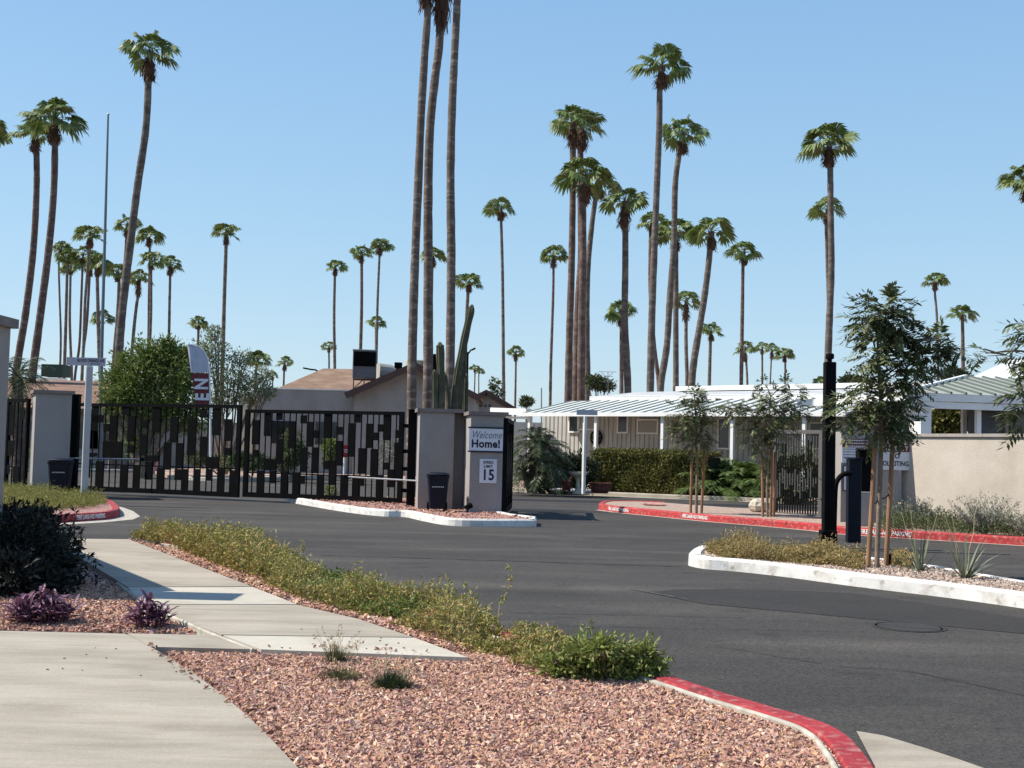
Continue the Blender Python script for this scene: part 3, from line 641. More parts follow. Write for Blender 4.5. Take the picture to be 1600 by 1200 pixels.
p('tall palm with curved trunk right of the tallest one', 1067, 208, 88, [(1062, 235), (1055, 290), (1053, 380), (1047, 460), (1042, 540), (1032, 610)], .9, tw=11)
p('palm whose crown is crossed by the trunk of the tallest one', 1020, 346, 52, [(1017, 360), (1016, 450), (1022, 540), (1030, 610)], .9, D=105)
p('broad crowned palm crossed by the curved trunk', 1056, 362, 74, [(1056, 390), (1056, 470), (1056, 610)], .9)
p('palm leaning right with broad crown above the white roof', 1112, 362, 78, [(1110, 385), (1104, 440), (1095, 500), (1085, 560), (1080, 610)], .9, tw=12)
p('short palm with spread crown behind the collared trunk', 970, 486, 56, [(971, 510), (971, 610)], .8)
p('mid height palm with dark egg shaped collar above the young tree', 1072, 470, 52, [(1072, 500), (1072, 540), (1074, 610)], 1.3)
p('short palm with drooping crown at the foot of the leaning one', 1111, 517, 46, [(1110, 535), (1108, 610)], .8)
p('slim palm with rounded crown right of the leaning one', 1163, 393, 52, [(1161, 415), (1160, 480), (1158, 610)], .9)
p('leftmost of the four small far palms above the staked tree', 1164, 545, 36, [(1166, 565), (1168, 610)], 1.2)
p('second of the four small far palms above the staked tree', 1191, 543, 28, [(1191, 560), (1191, 610)], .8)
p('third of the four small far palms above the staked tree', 1206, 545, 29, [(1205, 565), (1203, 610)], 1.2)
p('rightmost of the four small far palms above the staked tree', 1226, 553, 34, [(1227, 570), (1226, 610)], .9)
p('tall palm standing alone above the black camera post', 1295, 224, 98, [(1297, 250), (1298, 330), (1299, 420), (1296, 500), (1292, 610)], .8, tw=12)
p('lower palm directly behind the tall one above the black camera post', 1293, 326, 66, [(1291, 350), (1293, 420), (1295, 500), (1291, 610)], .7)
p('slim palm with small round crown above the dark leafy branches at right', 1461, 437, 40, [(1461, 460), (1464, 500), (1466, 600)], 1.0)
p('short bushy palm right of the slim one above the dark leafy branches', 1503, 490, 50, [(1504, 510), (1505, 600)], 0, var=6)
p('palm cut by the right edge of the photo with only left fronds showing', 1604, 282, 84, [(1606, 400), (1608, 600)], .8)
p('small low palm behind the white roof beside the tall lone trunk', 1283, 598, 34, [(1284, 620)], 0, var=6)
#--PART4--
# ================= ENTRANCE WALLS, GATES, SIGNS =================
UP = Vector((0, 0, 1))
def hit(px, py, P, n):
    d = ray(px, py); o = Vector((0, 0, CH)); t = (Vector(P)-o).dot(n)/d.dot(n); return o+d*t
class Face:                       # vertical plane through ground points a,b ; u along a->b, w = outward normal (to the camera)
    def __init__(s, a, b):
        s.a = Vector((a[0], a[1], 0)); b = Vector((b[0], b[1], 0)); s.L = (b-s.a).length; s.u = (b-s.a).normalized(); s.n = s.u.cross(UP)
    def px(s, x, y): q = hit(x, y, s.a, s.n); return ((q-s.a).dot(s.u), q.z)
    def P(s, u, z, w=0): return s.a+s.u*u+UP*z+s.n*w
    def rect(s, mb, u0, u1, z0, z1, w0, w1):
        vs = [s.P(u, z, w) for w in (w0, w1) for u, z in ((u0, z0), (u1, z0), (u1, z1), (u0, z1))]
        mb.add(vs, [(3, 2, 1, 0), (4, 5, 6, 7), (0, 1, 5, 4), (1, 2, 6, 5), (2, 3, 7, 6), (3, 0, 4, 7)])
    def text(s, mb, body, size, u, z, w, **k): put_text(mb, body, size, s.P(u, z, w), s.u, UP, **k)
def block(mb, F_, u0, u1, z0, z1, d0, d1): F_.rect(mb, u0, u1, z0, z1, -d1, -d0)
# left gate pillar
th = math.radians(26); a = XY(49, 32); FL = Face(a, a+Vector((math.cos(th), math.sin(th), 0))*.9)
t = thing('gate_pillar', 'grey stucco gate pillar at the left end of the double gate, bin at its foot', 'gate pillar', FL.P(.45, 0, -.5), th)
b = MB(); block(b, FL, 0, .9, 0, 2.74, 0, 1.0); b.build('pillar_body', STUC_SHADE, t)
b = MB(); block(b, FL, -.07, .97, 2.743, 2.83, -.07, 1.07); b.build('cap', CAPM, t)
# welcome pillar
th = math.radians(8); dr = Vector((math.cos(th), math.sin(th), 0)); a = XY(652, 28.8); F1 = Face(a, a+dr*.805)
a2 = XY(732, 27.8); F2 = Face(a2, a2+dr*.797)
t = thing('entrance_pillar', 'broad stepped stucco pillar in the median carrying the welcome and speed limit signs', 'gate pillar', F1.P(.8, .1, 0), th)
b = MB(); block(b, F1, 0, .82, .05, 2.40, 0, .85); b.build('pillar_body', STUC_SHADE, t)
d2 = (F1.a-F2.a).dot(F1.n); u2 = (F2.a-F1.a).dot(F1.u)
b = MB(); block(b, F1, .82, u2+.6, .05, 2.397, .35, 1.2); b.build('pillar_core', STUC_SHADE, t)
b = MB(); block(b, F2, 0, .797, .05, 2.33, 0, 2.0); b.build('pillar_wing', STUC_SHADE, t)
b = MB(); block(b, F1, -.07, u2-.06, 2.403, 2.49, -.07, 1.25); b.build('cap', CAPM, t)
b = MB(); block(b, F2, -.06, .86, 2.333, 2.415, -.06, 2.06); b.build('cap', CAPM, t)
# welcome sign
def face_sign(name, label, F_, x0, y0, x1, y1, mats_, group=None):
    u0, z1 = F_.px(x0, y0); u1, z0 = F_.px(x1, y1)
    t = thing(name, label, 'sign', F_.P((u0+u1)/2, z0, .02), math.atan2(F_.u.y, F_.u.x), group)
    b = MB(); F_.rect(b, u0, u1, z0, z1, .004, .03); b.build('panel', mats_, t)
    return t, u0, u1, z0, z1
t, u0, u1, z0, z1 = face_sign('welcome_sign', 'pale rectangular sign reading Welcome Home! on the entrance pillar', F2, 733, 669, 785, 705, SIGNW)
b = MB(); F2.rect(b, u0-.02, u1+.02, z1+.002, z1+.035, .004, .04); F2.rect(b, u0-.02, u1+.02, z0-.035, z0-.002, .004, .04); b.build('frame_strip', INK, t)
b = MB(); cu = (u0+u1)/2; hh = z1-z0
F2.text(b, 'Welcome', .235, cu+.01, z0+hh*.70, .033, shear=.35, sx=.72); b.build('script_lettering', INKG, t)
b = MB(); F2.text(b, 'Home!', .25, cu, z0+hh*.30, .033, sx=.92, bold=.008); b.build('lettering', INK, t)
t, u0, u1, z0, z1 = face_sign('speed_limit_sign', 'white SPEED LIMIT 15 sign below the welcome sign', F2, 749.5, 717, 775.5, 755, SIGNW)
b = MB(); cu = (u0+u1)/2; hh = z1-z0
F2.text(b, 'SPEED', .085, cu, z0+hh*.86, .033, sx=1.0, bold=.002); F2.text(b, 'LIMIT', .085, cu, z0+hh*.69, .033, bold=.002); F2.text(b, '15', .34, cu, z0+hh*.32, .033, sx=.85, bold=.008)
b.build('lettering', INK, t)
# ---- double gate ----
BARS2 = [145, 200, 253, 305, 358, 413, 467, 522, 575, 630, 680, 732, 785, 840, 893, 948, 1000, 1053, 1107, 1160, 1213, 1263, 1315, 1368, 1420]
PAN2 = [(145, 200, 150, 370), (145, 200, 415, 480), (185, 242, 600, 860), (253, 305, 75, 295), (245, 353, 495, 600), (298, 348, 600, 715), (358, 413, 78, 150), (358, 413, 210, 278), (358, 413, 320, 545),
        (398, 452, 605, 860), (470, 522, 160, 400), (503, 557, 615, 860), (575, 630, 108, 182), (575, 628, 395, 615), (557, 612, 645, 722), (630, 682, 165, 390), (680, 732, 240, 312), (675, 727, 393, 625), (720, 773, 635, 870),
        (785, 842, 88, 315), (778, 836, 512, 592), (828, 884, 512, 732), (893, 948, 210, 282), (888, 942, 335, 560), (930, 987, 640, 872), (1000, 1053, 178, 480), (1053, 1110, 98, 175), (1036, 1090, 640, 875), (1090, 1152, 400, 630),
        (1088, 1142, 670, 740), (1160, 1213, 182, 402), (1200, 1256, 408, 655), (1213, 1265, 260, 332), (1263, 1318, 188, 256), (1315, 1370, 105, 332), (1248, 1302, 640, 880), (1308, 1362, 528, 595), (1350, 1412, 590, 752), (1420, 1458, 240, 312), (1412, 1458, 350, 700)]
BARS1 = [85, 110, 190, 240, 290, 338, 388, 438, 488, 540, 590, 640, 693, 745, 798, 845, 893, 945, 997, 1043, 1095, 1143, 1195, 1243, 1295, 1345, 1397]
PAN1 = [(78, 112, 100, 195), (190, 222, 470, 675), (240, 290, 70, 285), (235, 335, 150, 215), (190, 280, 465, 500), (335, 387, 225, 290), (272, 325, 535, 785), (388, 440, 155, 368), (330, 485, 368, 512), (490, 545, 73, 152), (540, 592, 158, 370),
        (535, 585, 405, 470), (475, 528, 565, 795), (582, 632, 572, 800), (640, 695, 200, 265), (638, 692, 315, 490), (745, 798, 75, 300), (678, 790, 487, 540), (683, 734, 540, 692), (780, 832, 590, 805), (838, 892, 380, 610), (893, 947, 170, 382),
        (940, 990, 385, 600), (928, 990, 600, 695), (985, 1033, 600, 812), (1040, 1097, 180, 490), (1085, 1137, 600, 815), (1143, 1200, 100, 175), (1140, 1198, 330, 505), (1188, 1290, 500, 600), (1188, 1240, 600, 702), (1245, 1302, 95, 322),
        (1283, 1337, 600, 822), (1345, 1402, 185, 370), (1340, 1393, 425, 490), (1385, 1442, 610, 825)]
def leaf(F_, label, zx, zy, sc_, bars, pans, xl, xr, yt, yb, midy, g):
    t = thing('gate_leaf', label, 'gate', F_.P(F_.L/2, 0, 0), math.atan2(F_.u.y, F_.u.x), g)
    m = lambda x, y: F_.px(zx+x/sc_, zy+y/sc_)
    ul, ztl = m(xl, yt[0]); ur, ztr = m(xr, yt[1]); _, zbl = m(xl, yb[0]); _, zbr = m(xr, yb[1])
    zt = (ztl+ztr)/2; zb = (zbl+zbr)/2
    b = MB(); F_.rect(b, ul, ur, zt-.09, zt, -.05, .05); F_.rect(b, ul, ur, zb, zb+.13, -.05, .05)
    F_.rect(b, ul, ul+.12, zb+.13, zt-.09, -.049, .049); F_.rect(b, ur-.12, ur, zb+.13, zt-.09, -.049, .049); b.build('gate_frame', BLK, t)
    b = MB(); zm = [m(xl, midy)[1]]; F_.rect(b, ul+.12, ur-.12, zm[0]-.015, zm[0]+.02, -.02, .02)
    for x in bars:
        u, _ = m(x, 400)
        if ul+.14 < u < ur-.14: F_.rect(b, u-.011, u+.011, zb+.13, zt-.09, -.017, .017)
    b.build('picket', BLK, t)
    b = MB()
    for x0, x1, y0, y1 in pans:
        u0, za = m(x0, y0); u1, zb2 = m(x1, y1)
        F_.rect(b, max(u0, ul+.1), min(u1, ur-.1), max(zb2, zb+.1), min(za, zt-.06), .02, .034)
    b.build('infill_plate', BLK, t)
    return t, ul, ur, zb, zt
A1 = XY(122, 34.8); Am = XY(380, 32.7); A2 = XY(632, 31.2)
FG1 = Face(A1, Am-(Am-A1).normalized()*.03); FG2 = Face(Am+(A2-Am).normalized()*.03, A2)
t1, *r1 = leaf(FG1, 'left leaf of the closed black double gate, with a mosaic of plates and pickets', 100, 620, 5.3333, BARS1, PAN1, 78, 1482, (35, 85), (780, 835), 555, 'leaves of the black entrance gate')
t2, *r2 = leaf(FG2, 'right leaf of the closed black double gate, next to the welcome pillar', 370, 630, 5.7143, BARS2, PAN2, 85, 1495, (38, 95), (845, 885), 618, 'leaves of the black entrance gate')
for t, F_, ux in ((t2, FG2, r2[1]),):
    for z in (.45, 1.0, 1.45, 2.1): b = MB(); b.box(F_.P(ux+.07, z, .02), (.12, .09, .1), 0); b.build('hinge', BLK, t)
# gate posts
def post(label, px, D, wpx, ytop, zb=0, m_=BLK, name='gate_post', cat='gate post', cap=True, group='black steel gate posts'):
    g = XY(px, D, zb); wd = wpx*D/1900; zt = A(px, ytop, D).z
    t = thing(name, label, cat, g, 0, group); b = MB(); b.box((g.x, g.y, (zb+zt)/2), (wd, wd, zt-zb), 0, .008); b.build('post_shaft', m_, t)
    if cap: b = MB(); b.box((g.x, g.y, zt+.012), (wd+.03, wd+.03, .02)); b.build('post_cap', m_, t)
    return t
post('black square post between the left stucco pillar and the gate', 112, 33.6, 13, 617)
post('black square post between the gate and the welcome pillar', 641, 29.8, 12.5, 641, .05)
# operator arms
def oparm(label, xa, ya, xb, yb, D0, D1):
    a = A(xa, ya, D0); b_ = A(xb, yb, D1); t = thing('gate_operator_arm', label, 'gate arm', (a.x, a.y, a.z), 0, 'rods of the gate openers')
    b = MB(); b.tube([a, a.lerp(b_, .5), b_], .022, 8); b.build('rod', GALV, t)
    b = MB(); b.box(a, (.14, .1, .1)); b.box(b_, (.1, .08, .1)); b.build('bracket', BLK, t)
oparm('long thin opener rod across the left gate leaf beside the street sign post', 105, 716, 222, 718, 33.2, 34.0)
oparm('long thin opener rod from the welcome pillar across the right gate leaf', 543, 745, 664, 752, 31.3, 29.2)
# ---- left side gate leaf ----
B1 = XY(-8, 33.5); B2 = XY(47, 32.6); FG0 = Face(B1, B2); 
t = thing('gate_leaf', 'narrow black pedestrian gate at the far left edge, behind the left pillar', 'gate', FG0.P(.4, 0, 0), 0)
m = lambda x, y: FG0.px(x, y)
ul, zt = m(0, 623); ur, _ = m(46, 625); _, zb = m(20, 768); ul -= .3
b = MB(); FG0.rect(b, ul, ur, zt-.1, zt, -.05, .05); FG0.rect(b, ul, ur, zb, zb+.1, -.05, .05); FG0.rect(b, m(4, 700)[0], m(13, 700)[0], zb+.1, zt-.1, -.049, .049); FG0.rect(b, ur-.05, ur, zb+.1, zt-.1, -.049, .049); b.build('gate_frame', BLK, t)
b = MB()
for x in (20, 26, 33, 39): FG0.rect(b, m(x, 700)[0]-.01, m(x, 700)[0]+.01, zb+.1, zt-.1, -.015, .015)
b.build('picket', BLK, t)
b = MB()
for x0, x1, y0, y1 in ((16, 25, 632, 680), (13, 24, 688, 712), (22, 31, 728, 764), (33, 40, 640, 655), (10, 17, 726, 740)): FG0.rect(b, m(x0, y0)[0], m(x1, y0)[0], m(x0, y1)[1], m(x0, y0)[1], .02, .034)
b.build('infill_plate', BLK, t)
# ---- black open leaf seen edge-on right of the welcome pillar ----
e0 = XY(786.5, 27.9); e1 = XY(797, 31.2); FE = Face(e0, e1)
t = thing('gate_leaf', 'black gate leaf swung open and seen edge on, right of the welcome pillar', 'gate', FE.P(FE.L/2, .05, 0), math.atan2(FE.u.y, FE.u.x))
b = MB(); zt = A(790, 653, 27.9).z
FE.rect(b, 0, .1, .08, zt, -.05, .05); FE.rect(b, FE.L-.1, FE.L, .08, zt, -.05, .05); FE.rect(b, .1, FE.L-.1, zt-.1, zt, -.049, .049); FE.rect(b, .1, FE.L-.1, .08, .2, -.049, .049); b.build('gate_frame', BLK, t)
b = MB()
for i in range(18):
    u = .15+i*(FE.L-.3)/17; FE.rect(b, u, u+.02, .2, zt-.1, -.02, .02)
b.build('picket', BLK, t)
b = MB()
for i in range(16):
    u = .12+i*(FE.L-.3)/16; z = .25+.9*((i*7) % 5)/5; FE.rect(b, u, u+.2, z, z+.95, .022, .034)
b.build('infill_plate', BLK, t)
# ---- open gate leaf at the right ----
e0 = XY(1209, 30.9); e1 = XY(1288, 29.4); FR_ = Face(e0, e1)
t = thing('gate_leaf', 'grey framed gate leaf standing open over the red curb left of the black camera post', 'gate', FR_.P(FR_.L/2, .1, 0), math.atan2(FR_.u.y, FR_.u.x))
u0, zt = FR_.px(1210, 672); u1, _ = FR_.px(1287, 674); _, zb = FR_.px(1246, 810)
b = MB(); FR_.rect(b, u0, u1, zt-.09, zt, -.05, .05); FR_.rect(b, u0, u1, zb, zb+.12, -.05, .05); FR_.rect(b, u0, u0+.1, zb+.12, zt-.09, -.049, .049); FR_.rect(b, u1-.1, u1, zb+.12, zt-.09, -.049, .049); b.build('gate_frame', mat('frame_mid_grey', (.105, .10, .098), .6), t)
b = MB(); n = 17
for i in range(n):
    u = u0+.14+i*(u1-u0-.28)/(n-1); FR_.rect(b, u-.009, u+.009, zb+.12, zt-.09, -.015, .015)
b.build('picket', mat('lit_edge_metal', (.10, .097, .094), .6), t)  # sunlit picket edges put into the colour as a lighter grey
b = MB(); rs = random.Random(4)
for i in range(n-1):
    u = u0+.14+i*(u1-u0-.28)/(n-1); q = rs.random()
    for z, h in ((zb+.12, rs.uniform(.2, .6)), (zt-.12-rs.uniform(.1, .4), .0)):
        pass
    h = rs.uniform(.25, .75); FR_.rect(b, u-.005, u+.045, zb+.14, zb+.14+h, .017, .027)
    z = rs.uniform(.9, 1.3); h = rs.uniform(.3, .7); FR_.rect(b, u-.005, u+.045, zb+z, min(zt-.1, zb+z+h), .017, .027)
b.build('infill_plate', BLK, t)
post('black post between the open grey gate leaf and the camera post', 1293, 29.1, 9, 672, .1)
# ---- bins ----
def bin_(label, px, D, h, zb):
    g = XY(px, D, zb); s = h/.98; t = thing('wheeled_bin', label, 'trash bin', g, random.uniform(.05, .2), 'dark wheeled trash bins')
    b = MB(); rings = []
    for z, w_, d_ in ((.06, .42, .50), (.3, .45, .55), (.82, .53, .64), (.86, .57, .68), (.90, .57, .68)): rings.append([(x*w_/2*s, y*d_/2*s, z*s) for x, y in ((-.85, -1), (.85, -1), (1, -.85), (1, .85), (.85, 1), (-.85, 1), (-1, .85), (-1, -.85))])
    vs = [p for r in rings for p in r]; fs = [tuple(range(8))[::-1], tuple(range(32, 40))]+[(r*8+i, r*8+(i+1) % 8, r*8+8+(i+1) % 8, r*8+8+i) for r in range(4) for i in range(8)]
    b.add(vs, fs); b.build('bin_body', NAVY, t, local=True)
    b = MB(); b.lathe([(.30*s, .905*s), (.31*s, .93*s), (.25*s, .965*s), (.1*s, .985*s), (.02*s, .99*s)], (0, 0, 0), 20, 1, 1.15); b.box((0, .3*s, .95*s), (.42*s, .1*s, .06*s), 0, .01); b.build('lid', NAVY, t, local=True)
    b = MB(); b.tube([(-.2*s, .36*s, .9*s), (-.2*s, .42*s, .96*s), (.2*s, .42*s, .96*s), (.2*s, .36*s, .9*s)], .015, 6); b.build('handle', NAVY, t, local=True)
    for sx in (-1, 1):
        b = MB(); b.tube([(sx*.2*s, .27*s, .11*s), (sx*.26*s, .27*s, .11*s)], .11*s, 16); b.build('wheel', BLK, t, local=True)
    b = MB()
    for i in range(7): b.box((-.14*s+i*.045*s, -.302*s, .62*s), (.026*s, .008, .03*s))
    b.build('label_mark', mat('bin_mark', (.45, .45, .45), .6) if 'bin_mark' not in bpy.data.materials else bpy.data.materials['bin_mark'], t, local=True)
bin_('dark wheeled bin standing against the welcome pillar', 683, 28.0, .88, .12)
bin_('dark wheeled bin standing at the foot of the left gate pillar', 93, 30.2, .95, .13)
# low landscape light and rubble by the pillar
g = XY(731, 27.4, .12); t = thing('ground_spotlight', 'small black landscape spotlight on the ground at the foot of the welcome pillar', 'spotlight', g)
b = MB(); b.tube([g, g+Vector((0, 0, .1))], .012, 6); b.build('spike', BLK, t); b = MB(); b.tube([g+Vector((-.05, -.05, .12)), g+Vector((.06, .05, .17))], [.05, .07], 12); b.build('lamp_head', BLK, t)
# ---- near left wall (mostly outside the frame) ----
t = thing('entrance_pillar', 'tall stucco pillar with brown cap cut by the left edge of the photo', 'pillar', (-5.3, 12.2, 0))
nx = A(8, 700, 11.75).x
b = MB(); b.box((nx-.35, 11.55, 1.32), (.7, .4, 2.64)); b.build('pillar_body', STUC_SHADE, t); b = MB(); b.box((nx-.36, 11.55, 2.687), (.82, .54, .09)); b.build('cap', CAPM, t)
t = thing('boundary_wall', 'stucco garden wall outside the left edge of the photo, shading the sidewalk', 'wall', (-6.5, 15, 0))
FW = Face((nx-.35, 11.8), (nx-.35-5.2, 11.8+8.7)); b = MB(); FW.rect(b, 0, FW.L, 0, 2.22, -.1, .1); b.build('wall_body', STUC_SHADE, t)
b = MB(); FW.rect(b, 0, FW.L, 2.223, 2.29, -.14, .14); b.build('coping', CAPM, t)
# ---- right pillar and wall ----
pa = XY(1313, 27.3); th = math.radians(4); dr = Vector((math.cos(th), math.sin(th), 0)); FP = Face(pa, pa+dr*1.5)
t = thing('gate_pillar', 'grey stucco pillar behind the staked tree carrying the no soliciting sign', 'gate pillar', FP.P(.7, .1, 0), th)
b = MB(); block(b, FP, 0, 1.32, .08, 2.2, 0, 1.3); b.build('pillar_body', STUC_SHADE, t); b = MB(); block(b, FP, -.05, 1.37, 2.203, 2.28, -.05, 1.35); b.build('cap', CAPM, t)
wa = XY(1408, 27.6); wb = XY(1600, 24.5); wd = (wb-wa).normalized(); FWR = Face(wa, wb+wd*4)
t = thing('boundary_wall', 'long tan stucco wall lit by the sun along the right edge', 'wall', FWR.P(3, .1, 0), math.atan2(FWR.u.y, FWR.u.x))
b = MB(); FWR.rect(b, 0, FWR.L, .05, 2.07, -.2, 0); b.build('wall_body', STUC2, t)
b = MB()
for i in range(int(FWR.L/1.2)+1): FWR.rect(b, i*1.2+.004, min(FWR.L, i*1.2+1.196), 2.073, 2.14, -.24, .05)
b.build('coping', CAPC, t)
# signs on right pillar
t, u0, u1, z0, z1 = face_sign('rules_sign', 'maroon and white notice sign on the right pillar, left of the black keypad box', FP, 1315, 685, 1361, 724, SIGNW)
b = MB(); hh = z1-z0; F_ = FP; zr = z1-hh*.36; F_.rect(b, u0, u1, zr, z1, .031, .034); b.build('header', SIGNR, t)
b = MB()
for i in range(3):                                   # unreadable small lettering: rows of short strokes
    z = z1-.05-i*.065; x = u0+.05+.03*i
    while x < u1-.06-.03*i: l = random.uniform(.02, .05); F_.rect(b, x, x+l, z, z+.025, .035, .037); x += l+.012
b.build('lettering', SIGNW, t)
b = MB()
for i in range(4):
    z = zr-.05-i*.062; x = u0+.03
    while x < u1-.3: l = random.uniform(.03, .07); F_.rect(b, x, x+l, z, z+.018, .031, .033); x += l+.01
b.build('small_print', INKG, t)
t, u0, u1, z0, z1 = face_sign('notice_sign', 'small framed white notice on the right pillar behind the curved pipe', FP, 1318, 728, 1333, 766, SIGNW)
b = MB(); F_.rect(b, u0-.015, u1+.015, z1+.002, z1+.02, .003, .035); F_.rect(b, u0-.015, u1+.015, z0-.02, z0-.002, .003, .035); F_.rect(b, u0-.02, u0-.002, z0, z1, .003, .035); F_.rect(b, u1+.002, u1+.02, z0, z1, .003, .035); b.build('sign_frame', INK, t)
b = MB()
for i in range(3): F_.rect(b, u0+.05, u1-.04, z0+.12+i*.13, z0+.15+i*.13, .031, .033)
b.build('small_print', INKG, t)
t, u0, u1, z0, z1 = face_sign('no_soliciting_sign', 'PRIVATE PROPERTY NO SOLICITING sign, maroon over white, behind the staked tree', FP, 1373, 685, 1421, 735, SIGNW)
hh = z1-z0; zr = z1-hh*.42; b = MB(); F_.rect(b, u0, u1, zr, z1, .031, .034); b.build('header', SIGNR, t)
cu = (u0+u1)/2; b = MB(); F_.text(b, 'PRIVATE', .15, cu, z1-hh*.12, .036, bold=.003); F_.text(b, 'PROPERTY', .15, cu, z1-hh*.31, .036, bold=.003, sx=.85); b.build('lettering', SIGNW, t)
b = MB(); F_.text(b, 'NO', .15, cu, zr-hh*.14, .032, bold=.004); F_.text(b, 'SOLICITING', .15, cu, zr-hh*.38, .032, bold=.004, sx=.78); b.build('lettering', INK, t)
# keypad box on plinth
g = XY(1350, 25.9); t = thing('call_box', 'black call box on a low stucco plinth in front of the right pillar', 'intercom', g)
b = MB(); zt = A(1350, 768, 25.9).z; b.box((g.x, g.y, zt/2), (.34, .3, zt), 0, .01); b.build('plinth', STUC_SHADE, t)
b = MB(); z1 = A(1350, 703, 25.9).z; b.box((g.x, g.y, (zt+z1)/2+.002), (.33, .26, z1-zt), 0, .02); b.build('housing', BLK, t)
b = MB(); b.box((g.x, g.y-.16, z1+.02), (.37, .4, .03)); b.build('visor', BLK, t)
# camera post
g = XY(1293.5, 20.9, .12); t = thing('camera_post', 'tall black square post with a small camera on top, in the dry ground cover', 'post', g)
zt = A(1303, 566, 20.9).z; b = MB(); b.box((g.x, g.y, (.1+zt)/2), (.185, .185, zt-.1), 0, .01); b.build('post_shaft', BLK, t)
b = MB(); b.box((g.x, g.y, .22), (.26, .26, .22), 0, .01); b.build('base_collar', BLK, t)
b = MB(); b.tube([(g.x, g.y, zt), (g.x, g.y, zt+.05)], .04, 8); b.lathe([(.05, zt+.05), (.075, zt+.065), (.075, zt+.13), (.055, zt+.15), (.01, zt+.155)], (g.x, g.y, 0), 12); b.build('camera_head', BLK, t)
# gooseneck keypad
g = XY(1333, 21.3, .12); t = thing('keypad_pedestal', 'dark blue pedestal box with a curved black pipe beside the camera post', 'keypad stand', g)
zt = A(1335, 717, 21.3).z; b = MB(); b.box((g.x, g.y, (.1+zt)/2), (.22, .2, zt-.1), 0, .012); b.build('housing', NAVY, t)
b = MB(); P = [A(x, y, 21.2) for x, y in ((1303, 842), (1304, 800), (1305.5, 762), (1309, 750), (1315, 743), (1322, 740), (1330, 739.5))]; b.tube(smoothpath(P, 5), .045, 10); b.build('gooseneck_pipe', BLK, t)
b = MB(); b.box((g.x, g.y, zt+.012), (.26, .24, .02), 0, .005); b.build('lid', NAVY, t)
# ---- street sign posts ----
g = XY(131, 29.0, .13); t = thing('street_sign', 'white post with grey BLOOD ORANGE AVE name plate, in the left island', 'street sign', g)
zt = A(131, 572, 29.0).z; b = MB(); b.box((g.x, g.y, zt/2+.06), (.15, .15, zt-.12), math.radians(25), .01); b.build('post_shaft', mat('post_white', (.40, .41, .42), .6, (.35, .36, .37), 3), t)
pa = A(104, 572, 29); pb = A(164.5, 572, 29); FS = Face(pa, pb); u0, z1 = FS.px(104.5, 558); u1, z0 = FS.px(164.5, 572)
b = MB(); b.box((g.x, g.y, zt-.02), (.1, .08, .1)); b.build('bracket', GALV, t)
b = MB(); FS.rect(b, u0, u1, z0, z1, -.015, .015); pl = b.build('name_plate', SIGNG, t)
b = MB(); FS.text(b, 'BLOOD ORANGE AVE', .105, u0+(u1-u0)*.63, z0+(z1-z0)*.62, .017, bold=.002, sx=.60); 
for i in range(6): FS.rect(b, u0+(u1-u0)*(.62+.045*i), u0+(u1-u0)*(.65+.045*i), z0+.035, z0+.055, .016, .018)
b.build('lettering', INK, pl)
g = XY(911.5, 40.5, .12); t = thing('street_sign', 'white post with end-on grey name plate, standing in front of the birdbath', 'street sign', g)
zt = A(915, 650, 40.5).z; b = MB(); b.box((g.x, g.y, zt/2+.06), (.105, .105, zt-.12), .6, .01); b.build('post_shaft', mat('post_white2', (.70, .69, .64), .5, (.62, .61, .58), 3), t)
pa = A(901, 650, 40.5); pb = A(933, 650, 40.5); FS = Face(pa, pb); u0, z1 = FS.px(901, 640); u1, z0 = FS.px(933.5, 649)
b = MB(); FS.rect(b, u0, u1, z0, z1, -.015, .015); b.build('name_plate', POSTG, t)
#--PART5--
# ================= BUILDINGS =================
class Loc:                         # a building's own frame
    def __init__(s, o, rz): s.o = Vector((o[0], o[1], 0)); s.rz = rz; s.ex = Vector((math.cos(rz), math.sin(rz), 0)); s.ey = Vector((-math.sin(rz), math.cos(rz), 0))
    def face(s, y): return Face(s.o+s.ey*y, s.o+s.ey*y+s.ex)
    def px(s, x, y, yl): return s.face(yl).px(x, y)
# --- mobile home with awning ---
H = Loc((.3, 50), math.atan2(-4.1, 4.4)); YW = 2.6
t = thing('mobile_home', 'long white mobile home with a ribbed metal awning behind the hedge', 'mobile home', H.o, H.rz)
Fh = H.face(YW); LX = 14.7
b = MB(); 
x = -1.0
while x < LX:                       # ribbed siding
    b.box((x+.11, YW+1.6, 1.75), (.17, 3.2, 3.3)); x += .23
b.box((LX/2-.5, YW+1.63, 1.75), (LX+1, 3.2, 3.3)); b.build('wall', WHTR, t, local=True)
b = MB(); b.add([(.15, -.05, 2.98), (LX, -.05, 2.98), (LX, 3.1, 3.62), (.15, 3.1, 3.62), (.15, -.05, 3.03), (LX, -.05, 3.03), (LX, 3.1, 3.67), (.15, 3.1, 3.67)], [(3, 2, 1, 0), (4, 5, 6, 7), (0, 1, 5, 4), (1, 2, 6, 5), (2, 3, 7, 6), (3, 0, 4, 7)]); aw = b.build('awning', AWN, t, local=True)
b = MB(); x = .2
while x < LX:
    b.add([(x, -.06, 3.035), (x+.12, -.06, 3.035), (x+.12, 3.1, 3.675), (x, 3.1, 3.675), (x, -.06, 3.055), (x+.12, -.06, 3.055), (x+.12, 3.1, 3.695), (x, 3.1, 3.695)], [(4, 5, 6, 7), (0, 1, 5, 4), (1, 2, 6, 5), (3, 0, 4, 7)]); x += .5
b.build('seam', AWND, aw, local=True)  # raised seams, coloured dark to carry the corrugation's shadow
b = MB(); b.box((LX/2+.07, -.11, 2.98), (LX-.12, .1, .15)); b.build('gutter', WHT, aw, local=True)
